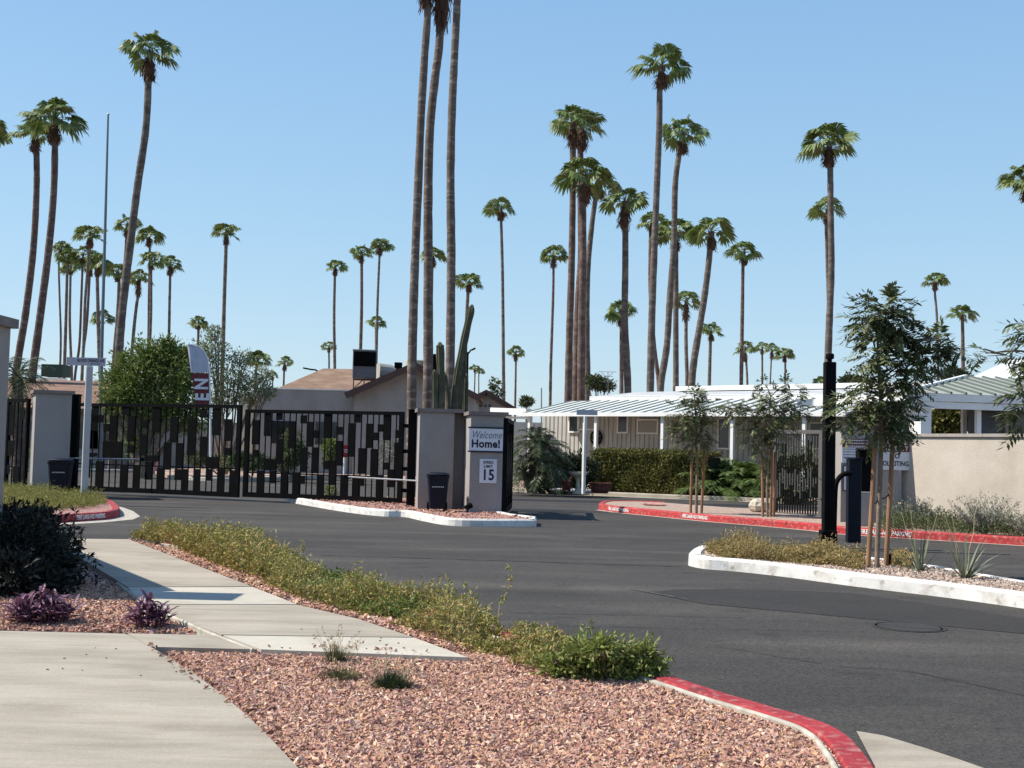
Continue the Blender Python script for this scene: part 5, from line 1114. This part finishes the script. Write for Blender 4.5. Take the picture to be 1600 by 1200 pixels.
def rock(label, px, py, z, rx, ry, rz, m_=ROCK, grp=None):
    g = G(px, py, z); b = MB(); rs = random.Random(int(px)); n = 12; V = []
    for i in range(7):
        ph = math.pi*i/6-math.pi/2
        for j in range(n): a = 2*math.pi*j/n; k = 1+.25*noise.noise(Vector((math.cos(a)*1.3+px, math.sin(a)*1.3, ph))); V.append((g.x+rx*math.cos(ph)*math.cos(a)*k, g.y+ry*math.cos(ph)*math.sin(a)*k, g.z+rz*.5+rz*.6*math.sin(ph)*k))
    b.add(V, [(i*n+j, i*n+(j+1) % n, (i+1)*n+(j+1) % n, (i+1)*n+j) for i in range(6) for j in range(n)]); tag(b.build('boulder', m_), label, 'rock', grp)
rock('pale limestone boulder at the foot of the staked tree left of the open gate leaf', 1186, 800, .13, .26, .2, .32)
rock('flat reddish slab lying on the tip of the red curb island', 1024, 790, .13, .35, .16, .07, mat('red_rock', (.50, .26, .22), .8))
for i, (x, y) in enumerate(((857, 766), (871, 767.5), (893, 768), (925, 770))): rock(['white edging stone just right of the dark feather palm', 'white edging stone left of the red ornament', 'white edging stone between red ornament and birdbath', 'white edging stone right of the street sign post'][i], x, y, .12, .3, .12, .1, WHT, 'white edging stones')
# --- cactus ---
g = XY(694, 31.2, .1); t = thing('column_cactus', 'clump of tall ribbed column cacti behind the welcome pillar', 'cactus', g)
for pts, wpx_, D_ in (([(689, 700), (689, 620), (688, 552), (687.5, 539)], 13, 31.2), ([(679, 700), (679, 640), (679, 588), (679, 580)], 8, 31.1), ([(706, 700), (710, 632), (716, 580), (728, 520), (737, 480)], 12, 31.6), ([(716, 700), (717, 630), (722, 580), (724, 540)], 12, 32.0), ([(700, 700), (701, 640), (697, 600), (695, 585)], 7, 31.5), ([(727, 700), (727, 640), (728, 600), (728, 585)], 8, 32.2)):
    P = [A(x, y, D_) for x, y in pts]; P[0].z = .1; S = smoothpath(P, 8); r = wpx_/2*D_/1900; n = len(S)
    b = MB(); b.tube(S+[S[-1]+(S[-1]-S[-2]).normalized()*r*.7], [r*(1+.05*math.sin(i*.9))*(1 if i < n-3 else (.97, .88, .70)[i-n+3]) for i in range(n)]+[r*.25], 20, ribs=.78); b.build('stem', CACT, t)
    
# --- young staked trees with compound leaves ---
def sprays(lb, c, r, n, L=.24, leaf=.10, lw=.028, pairs=5, droop=.6):
    """compound leaves: a rachis with paired leaflets"""
    P, u = blobpts(c, r, n, .25, .3)
    for p_, d_ in zip(P, u):
        d = Vector(d_); d.z = d.z*.5-.1*random.random(); d += Vector((random.uniform(-.5, .5), random.uniform(-.5, .5), random.uniform(-.2, .3))); d.normalize()
        l = L*random.uniform(.7, 1.25); s = d.cross(UP)
        if s.length < .1: s = Vector((1, 0, 0))
        s.normalize(); rl = random.uniform(-.7, .7); nn = s.cross(d); s = s*math.cos(rl)+nn*math.sin(rl); p0 = Vector(p_)
        for q in range(pairs*2+1):
            u_ = .2+.8*(q//2)/pairs; base = p0+d*l*u_+Vector((0, 0, -droop*l*u_*u_*.5)); sg = -1 if q % 2 else 1
            dr = (d*.6+s*sg*.8+Vector((0, 0, -droop*random.uniform(.2, 1)))).normalized() if q < pairs*2 else d
            ll = leaf*random.uniform(.75, 1.15); w_ = dr.cross(nn); w_ = (w_.normalized() if w_.length > .05 else s)*lw*.5
            lb.add([base, base+dr*ll*.45+w_, base+dr*ll, base+dr*ll*.45-w_], [(0, 1, 2, 3)])
        lb.add([p0, p0+d*l*.55+s*.003+Vector((0, 0, -droop*l*.15)), p0+d*l+Vector((0, 0, -droop*l*.5)), p0+d*l*.55-s*.003+Vector((0, 0, -droop*l*.15))], [(0, 1, 2, 3)])
def young(label, D, zb, trunk, blobs, stakes, dens, grp='young trees tied to wooden stakes', L=.24, leaf=.10, lw=.03, r0=.035, pots=True):
    P = [A(x, y, D) for x, y in trunk]; g = P[0].copy(); g.z = zb; P[0] = g; t = thing('young_tree', label, 'tree', g, 0, grp)
    tb = MB(); S = smoothpath(P, 5); tb.tube(S, [r0*(1-.6*i/len(S))*(1+random.uniform(-.06, .06)) for i in range(len(S))], 8, False); lb = MB(); k = D/1900
    for x, y, rx, ry, w_ in blobs:
        c = A(x, y, D+random.uniform(-.4, .4)*rx*k); j = min(range(len(S)), key=lambda i: (S[i]-(c-Vector((0, 0, ry*k*1.3)))).length); s = S[max(j, len(S)//3)]
        tb.tube(smoothpath([s, s.lerp(c, .5)+Vector((0, 0, .05)), c], 3), [r0*.45-(r0*.3)*i/6 for i in range(7)], 5, False)
        for q in range(4): limbs(tb, s.lerp(c, .7), c+Vector((random.uniform(-.8, .8)*rx*k, random.uniform(-.8, .8)*rx*k*.7, random.uniform(-.6, .8)*ry*k)), r0*.2, .004, 4, .02)
        sprays(lb, c, (rx*k, rx*k*.75, ry*k), int(dens*w_), L, leaf, lw)
    tb.build('trunk', BARK, t, smooth=True); lb.build('crown', LEAFG, t)
    for i, (x0, y0, x1, y1, dz) in enumerate(stakes):
        a = A(x0, y0, D+dz); a.z = zb-.02; b_ = A(x1, y1, D+dz*.3); s = thing('tree_stake', '', '', a) if False else None
        b = MB(); b.tube([a, a.lerp(b_, .5)+Vector((.006, 0, 0)), b_], [.034, .033, .031], 10); b.build('stake', STAKE, t)
    b = MB()
    for x0, y0, x1, y1, dz in stakes[:2]:
        c0 = A(x0, y0, D+dz).lerp(A(x1, y1, D), .45); j = min(range(len(S)), key=lambda i: abs(S[i].z-c0.z)); b.tube([c0, c0.lerp(S[j], .5)-Vector((0, 0, .02)), S[j]], .008, 5)
    b.build('tie', BLK, t)
    return t
young('staked tree in the white curbed island, tallest, in front of the no soliciting sign', 16.4, .12, [(1370, 881), (1374, 780), (1377, 690), (1376, 620), (1372, 560), (1372, 500)],
      [(1378, 482, 34, 26, 1), (1362, 505, 30, 26, .8), (1400, 505, 28, 24, .8), (1350, 500, 14, 12, .3), (1382, 535, 34, 26, .8), (1368, 560, 22, 24, .4), (1375, 610, 34, 24, .8), (1345, 625, 34, 22, .8), (1330, 650, 20, 20, .45), (1395, 640, 30, 26, .8), (1372, 660, 30, 24, .7), (1410, 665, 18, 18, .35), (1432, 562, 30, 20, .7), (1455, 550, 26, 18, .55), (1425, 600, 20, 20, .4), (1470, 532, 18, 14, .3), (1440, 530, 16, 12, .3), (1500, 545, 22, 12, .2), (1410, 580, 20, 20, .4), (1385, 580, 20, 22, .3)],
      [(1356, 881, 1368, 676, -.18), (1384, 881, 1397, 640, .1)], 56, L=.25, leaf=.12, lw=.038, r0=.038)
young('staked young tree on the red curbed bed, left of the light green palm', 29.6, .13, [(1088, 800), (1089, 730), (1088, 690), (1087, 650), (1085, 615)],
      [(1086, 622, 16, 16, 1), (1092, 640, 22, 18, 1), (1068, 645, 18, 14, .6), (1076, 665, 26, 16, 1), (1064, 682, 20, 14, .7), (1098, 665, 16, 16, .6), (1100, 684, 16, 10, .4), (1085, 690, 20, 10, .5)],
      [(1079, 800, 1081, 702, -.1), (1096, 800, 1101, 690, .15)], 44, L=.26, leaf=.12, lw=.04)
young('wider staked young tree immediately left of the open grey gate leaf', 28.8, .13, [(1199, 804), (1199, 740), (1200, 700), (1202, 650), (1204, 620)],
      [(1205, 625, 30, 16, 1), (1180, 640, 30, 18, 1), (1225, 640, 28, 18, 1), (1200, 660, 44, 18, 1.4), (1140, 634, 16, 9, .5), (1240, 618, 16, 14, .6), (1182, 680, 26, 16, .8), (1215, 678, 22, 14, .7), (1195, 600, 10, 10, .2), (1232, 600, 12, 8, .25), (1188, 700, 16, 12, .4), (1250, 640, 16, 8, .3), (1150, 645, 22, 8, .3)],
      [(1192, 804, 1190, 705, -.12), (1204, 806, 1206, 700, .12), (1209, 804, 1211, 706, .2)], 46, L=.26, leaf=.12, lw=.04)
young('leafy tree outside the right edge with only drooping branch tips in the photo', 12.5, .12, [(1690, 960), (1680, 760), (1660, 640), (1650, 560)],
      [(1618, 512, 24, 22, .8), (1606, 620, 22, 28, .8), (1580, 572, 26, 8, .25), (1640, 560, 50, 50, 1.6), (1610, 650, 20, 30, .7), (1660, 620, 40, 50, 1.2), (1540, 552, 22, 10, .2)],
      [(1675, 950, 1665, 700, -.1), (1705, 955, 1700, 700, .1)], 26, L=.24, leaf=.12, lw=.034)
for px_, py_, D_ in ((1348, 879, 16.2), (1389, 884, 16.2)):
    g = G(px_, py_, .12); t = thing('drip_emitter_box', 'small black box at the foot of the stakes of the island tree, %s of two' % ('left' if px_ < 1360 else 'right'), 'valve box', g, random.random(), 'black boxes at the stakes'); b = MB(); b.box((0, 0, .07), (.06, .06, .16), 0, .012); b.build('box_body', BLK, t, local=True); b = MB(); b.box((0, 0, .158), (.07, .07, .012), 0, .003); b.build('lid', BLK, t, local=True)
# --- spiky hesperaloe / yucca clumps ---
def spiky(label, px, py, n, L, seed):
    rs = random.Random(seed); g = G(px, py, .12); t = thing('yucca_clump', label, 'yucca', g, 0, 'spiky grey green clumps on the island'); b = MB()
    for i in range(n):
        a = rs.uniform(0, 6.28); e = math.radians(rs.uniform(18, 86)); l = L*rs.uniform(.6, 1.1); dr = rs.uniform(.15, .6)*math.cos(e); d = Vector((math.cos(a)*math.cos(e), math.sin(a)*math.cos(e), math.sin(e))); s = Vector((-math.sin(a), math.cos(a), 0))
        V = []; K = 7
        for j in range(K+1):
            u = j/K; p_ = g+Vector((math.cos(a), math.sin(a), 0))*.03+d*l*u+Vector((0, 0, -dr*l*u*u)); w_ = .014*(1-u**1.6)+.0015; V += [p_-s*w_, p_+Vector((0, 0, .006*(1-u))), p_+s*w_]
        b.add(V, [(3*j, 3*j+1, 3*j+4, 3*j+3) for j in range(K)]+[(3*j+1, 3*j+2, 3*j+5, 3*j+4) for j in range(K)])
    b.build('leaf_blades', BLUEM, t)
    b = MB()
    for i in range(3):
        a = rs.uniform(0, 6.28); q = g+Vector((math.cos(a)*.25, math.sin(a)*.1, L*rs.uniform(1.0, 1.5))); limbs(b, g, q, .006, .003, 5, .02)
    b.build('flower_stalk', STRAW, t)
spiky('smaller spiky grey green clump beside the stakes of the island tree', 1437, 893, 24, .62, 3)
spiky('larger spiky grey green clump at the right of the island', 1508, 905, 30, .74, 8)
# --- purple plants ---
def purple(label, px, py, n, w_, h, seed, z=.1):
    rs = random.Random(seed); g = G(px, py, z); t = thing('purple_plant', label, 'purple plant', g, 0, 'purple leaved plants in the gravel'); b = MB(); sb = MB()
    for i in range(n):
        a = rs.uniform(0, 6.28); rr = rs.random()**.6; foot = g+Vector((math.cos(a)*rr*w_*.75, math.sin(a)*rr*w_*.45, 0)); hh = h*rs.uniform(.45, 1.05)*(1-.35*rr); top = foot+Vector((math.cos(a)*rr*w_*.3+rs.uniform(-.03, .03), math.sin(a)*rr*w_*.2, hh)); sb.tube([foot, top], .004, 4, False)
        for q in range(5):
            u = .3+.7*q/4; p_ = foot.lerp(top, u); aa = q*2.4+a+rs.uniform(-.4, .4); e = rs.uniform(.2, .9); d = Vector((math.cos(aa)*math.cos(e), math.sin(aa)*math.cos(e), math.sin(e))); s = Vector((-math.sin(aa), math.cos(aa), 0)); l = rs.uniform(.10, .19); ww = rs.uniform(.011, .019)
            m1 = p_+d*l*.4; m2 = p_+d*l*.75+Vector((0, 0, -.012)); tp = p_+d*l+Vector((0, 0, -.035)); dn = Vector((0, 0, -.006))
            b.add([p_, m1-s*ww, m1+dn, m1+s*ww, m2-s*ww*.8, m2+dn, m2+s*ww*.8, tp], [(0, 2, 1), (0, 3, 2), (1, 2, 5, 4), (2, 3, 6, 5), (4, 5, 7), (5, 6, 7)])
    sb.build('stem', LEAFP, t); b.build('foliage', LEAFP, t)
purple('wide clump of purple leaves in the gravel at the far left, above the driveway edge', 64, 975, 90, .28, .26, 5)
purple('smaller clump of purple leaves touching the sidewalk corner', 229, 983, 34, .17, .26, 9)
# --- dark bush at left ---
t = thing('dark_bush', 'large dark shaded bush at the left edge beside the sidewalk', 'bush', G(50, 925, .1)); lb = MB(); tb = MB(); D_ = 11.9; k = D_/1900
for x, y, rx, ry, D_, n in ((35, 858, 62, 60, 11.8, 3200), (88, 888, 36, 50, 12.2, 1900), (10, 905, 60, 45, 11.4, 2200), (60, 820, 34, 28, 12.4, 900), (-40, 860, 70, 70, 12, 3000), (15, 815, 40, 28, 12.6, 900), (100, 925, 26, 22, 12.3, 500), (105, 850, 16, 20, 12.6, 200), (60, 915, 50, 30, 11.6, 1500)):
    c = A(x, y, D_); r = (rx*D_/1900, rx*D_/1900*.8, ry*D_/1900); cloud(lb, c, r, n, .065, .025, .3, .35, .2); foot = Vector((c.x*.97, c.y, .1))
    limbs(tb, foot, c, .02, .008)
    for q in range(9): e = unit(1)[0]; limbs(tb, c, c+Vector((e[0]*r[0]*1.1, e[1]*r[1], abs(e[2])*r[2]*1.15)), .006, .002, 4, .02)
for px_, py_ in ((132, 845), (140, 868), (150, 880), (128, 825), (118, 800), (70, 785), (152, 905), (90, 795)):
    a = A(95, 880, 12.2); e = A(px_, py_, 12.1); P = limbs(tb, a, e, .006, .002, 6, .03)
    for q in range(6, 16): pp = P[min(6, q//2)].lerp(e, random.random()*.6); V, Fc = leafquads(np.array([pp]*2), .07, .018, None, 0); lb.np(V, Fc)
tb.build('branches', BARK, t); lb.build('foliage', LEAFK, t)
# --- grass tufts ---
def tuft(label, px, py, n, L, m_, seed, z=.1, seedheads=0, flat=60, w0=.0035, spread=.06):
    rs = random.Random(seed); g = G(px, py, z); t = thing('grass_tuft', label, 'grass tuft', g, 0, 'small tufts in the foreground gravel'); b = MB()
    for i in range(n):
        a = rs.uniform(0, 6.28); e = math.radians(rs.uniform(90-flat, 88)); l = L*rs.uniform(.5, 1.1); d = Vector((math.cos(a)*math.cos(e), math.sin(a)*math.cos(e), math.sin(e))); s = Vector((-math.sin(a), math.cos(a), 0)); f = g+Vector((math.cos(a), math.sin(a)*.7, 0))*spread*rs.random(); V = []
        for j in range(5): u = j/4; p_ = f+d*l*u+Vector((0, 0, -.3*l*u*u*math.cos(e))); V += [p_-s*w0*(1-u*.9), p_+s*w0*(1-u*.9)]
        b.add(V, [(2*j, 2*j+1, 2*j+3, 2*j+2) for j in range(4)])
    b.build('blades', m_, t)
    if seedheads:
        b = MB()
        for i in range(seedheads):
            q = g+Vector((rs.uniform(-.16, .2), rs.uniform(-.08, .08), rs.uniform(.12, .28))); P = limbs(b, g+Vector((rs.uniform(-.04, .04), 0, 0)), q, .0016, .001, 5, .012); 
            for z_ in range(5): V, Fc = leafquads(np.array([list(q.lerp(P[3], rs.random()))]), .02, .007); b.np(V, Fc)
        b.build('seed_stalk', STRAW, t)
tuft('grass tuft with tall dry seed heads at the edge of the pale concrete', 524, 1037, 420, .14, GRASS, 1, seedheads=26)
tuft('flat dense green tuft just below the tall seeded one', 532, 1064, 800, .10, GRASS, 2, seedheads=8, flat=75, spread=.13)
tuft('round dark green tuft, rightmost in the foreground gravel', 612, 1078, 900, .135, mat('tuft_dark', (0, 0, 0), .7, rnd=[(.02, .04, .015), (.04, .06, .02), (.06, .085, .035)], trans=.15), 3, seedheads=22, flat=65, spread=.11)
# --- ground cover along paths (stuff) ---
def groundcover(name, label, polys, n, h, L, W, mats_, seed, z=.1, kmin=.15, stemm=None, hf=None, nf=1.1):
    """sprigs: short wiry stems carrying leaves, with uneven height"""
    P = samplepoly(polys, n); out = []; dirs = []; sb = MB()
    for x, y in P:
        nz = .5+.5*noise.noise(Vector((x*nf+seed, y*nf, seed))); nz2 = .5+.5*noise.noise(Vector((x*3.1+seed, y*3.1, seed+4)))
        hh = h*(kmin+(1-kmin)*nz)*(.45+.8*nz2)*(hf(x, y) if hf else 1)
        if hh < .03: continue
        a = random.uniform(0, 6.28); lean = random.uniform(0, .6)*hh; f = Vector((x, y, z)); t_ = f+Vector((math.cos(a)*lean, math.sin(a)*lean, hh*random.uniform(.5, 1.15)))
        if random.random() < .35:
            s = Vector((-math.sin(a), math.cos(a), 0))*.0022; sb.add([f-s, f+s, t_+s*.5, t_-s*.5], [(0, 1, 2, 3)])
        for q in range(5): u = random.random()**.7; p_ = f.lerp(t_, u); out.append((p_.x+random.uniform(-.02, .02), p_.y+random.uniform(-.02, .02), p_.z)); dirs.append((math.cos(a+q*2), math.sin(a+q*2), .6))
    V, Fc = leafquads(np.array(out), L, W, np.array(dirs)*.8, .4); b = MB(); b.np(V, Fc)
    m2 = b; n0 = len(b.v); 
    b.m = 1; b.add(sb.v, sb.f); o = b.build(name, [mats_, stemm or STRAW], origin=(0, 0, 0)); return tag(o, label, 'ground cover', kind='stuff')
def px_poly(pts, z): return [G2(x, y, z) for x, y in pts]
gs = px_poly([(205, 841), (262, 851), (330, 880), (400, 908), (470, 938), (560, 962), (640, 985), (742, 1022), (800, 1044), (870, 1060), (940, 1070), (1010, 1062), (1000, 1046), (940, 1026), (830, 992), (700, 956), (590, 927), (500, 900), (400, 873), (290, 848), (235, 836)], .1)
groundcover('weedy_ground_cover', 'straggly yellow green trailing plants along the curb between sidewalk and road', gs, 13500, .56, .042, .017, LEAFY, 3.3, .09, kmin=-.75, nf=2.1)
g2_ = px_poly([(410, 905), (470, 934), (560, 958), (640, 975), (680, 960), (590, 927), (500, 900), (440, 884)], .1)
groundcover('weedy_ground_cover', 'brighter green patch of trailing plants beside the middle of the sidewalk', g2_, 2200, .24, .045, .024, LEAFB, 8.3, .09)
g3_ = px_poly([(225, 842), (300, 868), (400, 905), (450, 915), (450, 888), (380, 866), (300, 850), (240, 838)], .1)
groundcover('weedy_ground_cover', 'taller green and brown weeds at the far end of the sidewalk strip', g3_, 3600, .62, .055, .024, LEAFY, 1.3, .09, kmin=.1)
t = leafy('green_shrub', 'low bright green shrub at the near end of the weedy strip by the red curb', 'shrub', [(950, 1035, 46, 30, 1), (915, 1042, 40, 22, .8), (985, 1042, 38, 24, .8), (1005, 1022, 26, 18, .35), (875, 1040, 38, 18, .6), (935, 1012, 38, 20, .45), (900, 1020, 30, 16, .3), (1020, 1045, 20, 14, .25)], 8.0, 955, 1050, .044, .022, mat('bright_shrub_leaf', (0, 0, 0), .6, rnd=[(.13, .18, .03), (.20, .24, .055), (.27, .29, .09), (.16, .20, .04), (.24, .22, .08)], trans=.25), tr=.008, zb=.08, rough=.85, shell=.1)
for i, (x0, y0, x1, y1, D_) in enumerate(((770, 975, 800, 888, 9.8), (690, 960, 700, 905, 10.6), (1000, 1040, 1046, 1030, 8.4), (985, 1040, 1022, 995, 8.5), (640, 945, 636, 912, 11.2), (240, 840, 228, 822, 17.5), (740, 960, 728, 915, 10.2), (880, 1030, 918, 975, 8.9), (470, 890, 470, 845, 13.5))):
    g = A(x0, y0, D_); g.z = .09; e = A(x1, y1, D_-.05); b = MB(); P = limbs(b, g, e, .005, .002, 6, .03); o = tag(thing('weed_sprig', ['tall dry sprig rising above the weedy strip against the asphalt', 'upright sprig left of the tallest dry one', 'sprig trailing over the red curb tip from the bright shrub', 'sprig reaching up from the bright green shrub', 'short upright sprig near the middle of the sidewalk', 'sprig at the far end of the weedy strip', 'thin sprig between the two upright dry ones', 'sprig at the left side of the bright green shrub', 'upright sprig on the far part of the weedy strip'][i], 'weed', g, 0, 'sprigs rising from the weedy strip'))
    b.build('stem', STRAW, o); b = MB(); Q = np.array([list(P[random.randint(2, 6)].lerp(e, random.random()*.3)) for _ in range(34)])+RNG.normal(0, .012, (34, 3)); V, Fc = leafquads(Q, .045, .018); b.np(V, Fc); b.build('foliage', LEAFB if i in (2, 3, 7) else LEAFY, o)
gl = px_poly([(-100, 790), (20, 796), (60, 800), (110, 797), (150, 794), (167, 789), (160, 782), (120, 774), (60, 770), (-100, 765)], .13)
groundcover('yellow_ground_cover', 'yellow green ground cover on the island around the street sign post', gl, 6500, .46, .055, .02, mat('island_leaf', (0, 0, 0), .7, rnd=[(.14, .16, .03), (.20, .21, .05), (.26, .24, .07), (.16, .17, .04)], trans=.25), 2.2, .13, kmin=.1, nf=1.4)
gr_ = px_poly([(1100, 862), (1160, 865), (1240, 868), (1310, 873), (1350, 879), (1345, 893), (1300, 886), (1220, 880), (1130, 874)], .12)
groundcover('dry_ground_cover', 'dry golden ground cover around the foot of the camera post', gr_, 5200, .52, .05, .014, LEAFD, 6.1, .12, kmin=-.3, nf=1.9)
gr2 = px_poly([(1400, 874), (1440, 884), (1420, 892), (1392, 884)], .12)
groundcover('dry_ground_cover', 'small patch of dry ground cover right of the staked island tree', gr2, 500, .3, .05, .016, LEAFD, 7.1, .12)
gw = px_poly([(1378, 833), (1424, 829), (1500, 835), (1600, 841), (1800, 852), (1800, 830), (1600, 822), (1450, 812), (1385, 812)], .13)
groundcover('green_ground_cover', 'low dark green ground cover at the foot of the tan wall', gw, 8000, .62, .055, .022, mat('wall_plants', (0, 0, 0), .6, rnd=[(.05, .075, .025), (.08, .11, .04), (.11, .13, .05), (.06, .085, .03)], trans=.2), 4.4, .13, kmin=.1, nf=1.5)
def sage(label, px, D, top, w_, n, seed):
    rs = random.Random(seed); g = XY(px, D, .13); t = thing('sage_bush', label, 'bush', g, 0, 'silvery bushes at the foot of the wall'); tb = MB(); out = []
    H_ = A(px, top, D).z-.13
    for i in range(n):
        a = rs.uniform(0, 6.28); rr = rs.uniform(.2, 1); e = g+Vector((math.cos(a)*w_*rr, math.sin(a)*w_*rr*.6, H_*rs.uniform(.55, 1.0)*(1.1-.45*rr))); P = limbs(tb, g, e, .008, .002, 5, .03)
        for q in range(34): u = .3+.7*rs.random(); k = u*5; j = min(4, int(k)); pp = P[j].lerp(P[j+1], k-j); out.append((pp.x+rs.gauss(0, .025), pp.y+rs.gauss(0, .025), pp.z+rs.gauss(0, .02)))
    tb.build('stem', LEAFS, t); V, Fc = leafquads(np.array(out), .06, .016, np.tile(np.array([0, 0, .7]), (len(out), 1))); b = MB(); b.np(V, Fc); b.build('foliage', LEAFS, t)
sage('silvery bush directly right of the pillar shadow on the wall', 1428, 25.6, 770, .75, 46, 1)
sage('larger silvery branching bush in front of the sunlit tan wall', 1537, 24.0, 760, .85, 60, 2)
sage('silvery bush at the right edge of the photo before the wall', 1612, 23.2, 785, .7, 36, 3)
# --- feather banner, stop sign beyond gate ---
g = XY(329, 47, .1); t = thing('feather_banner', 'white and maroon feather banner on a thin white pole above the gate', 'banner', g)
D_ = 47; P = [g]+[A(x, y, D_) for x, y in ((328.5, 640), (327.5, 580), (325, 560), (318, 547), (306, 538), (292, 538))]; b = MB(); b.tube(P, [.04, .035, .03, .022, .018, .015, .01], 8); b.build('pole_shaft', WHT, t)
def flagstrip(y0, y1, m_, nm, n=10, D_=47):
    b = MB(); V = []; L_ = {538: (292, 300), 545: (293, 316), 555: (294.5, 322), 565: (296, 326), 582: (299, 327.5), 583: (299, 327.5), 600: (302, 328), 620: (304.5, 328), 633: (306, 328)}
    ks = [k for k in sorted(L_) if y0 <= k <= y1]
    for k in ks:
        xa, xb = L_[k]
        for j in range(n): u = j/(n-1); q = A(xa+(xb-xa)*u, k, D_); q.y += .05*math.sin(u*14+k*.05)*(1-u); V.append(q)
    b.add(V, [(i*n+j, i*n+j+1, (i+1)*n+j+1, (i+1)*n+j) for i in range(len(ks)-1) for j in range(n-1)]); b.add([v+Vector((0, .012, 0)) for v in V], [(i*n+j, (i+1)*n+j, (i+1)*n+j+1, i*n+j+1) for i in range(len(ks)-1) for j in range(n-1)]); return b.build(nm, m_, t, smooth=True)
flagstrip(538, 582, mat('banner_white', (.55, .57, .66), .7, (.48, .5, .6), 3, trans=.2), 'banner_cloth'); ob = flagstrip(583, 633, mat('banner_maroon', (.14, .03, .035), .7), 'banner_cloth')
b = MB(); c = A(315.5, 600, 46.9); put_text(b, 'N', .72, c, Vector((0, 0, 1)), Vector((-1, 0, 0)), bold=.025, sx=.8); c = A(317, 620.5, 46.9); put_text(b, 'E', .72, c, Vector((0, 0, 1)), Vector((-1, 0, 0)), bold=.025, sx=.8); b.build('lettering', SIGNW, ob)
g = XY(537, 48.5, .1); t = thing('stop_sign', 'small red STOP sign on a white post seen through the right gate leaf', 'stop sign', g)
b = MB(); zt = A(537, 714, 48.5).z; b.tube([g, (g.x, g.y, zt)], .045, 8); b.build('pole_shaft', WHT, t)
c = A(539, 705, 48.4); b = MB(); r = .26; vs = [(c.x+r*math.cos(math.pi/8+i*math.pi/4), c.y+dy, c.z+r*math.sin(math.pi/8+i*math.pi/4)) for dy in (0, .03) for i in range(8)]; b.add(vs, [tuple(range(8)), tuple(range(15, 7, -1))]+[(i, i+8, (i+1) % 8+8, (i+1) % 8) for i in range(8)]); pl = b.build('plate', STOPR, t)
b = MB(); put_text(b, 'STOP', .19, c+Vector((0, -.006, 0)), (1, 0, 0), UP, bold=.004, sx=.85); b.build('lettering', WHT, pl)
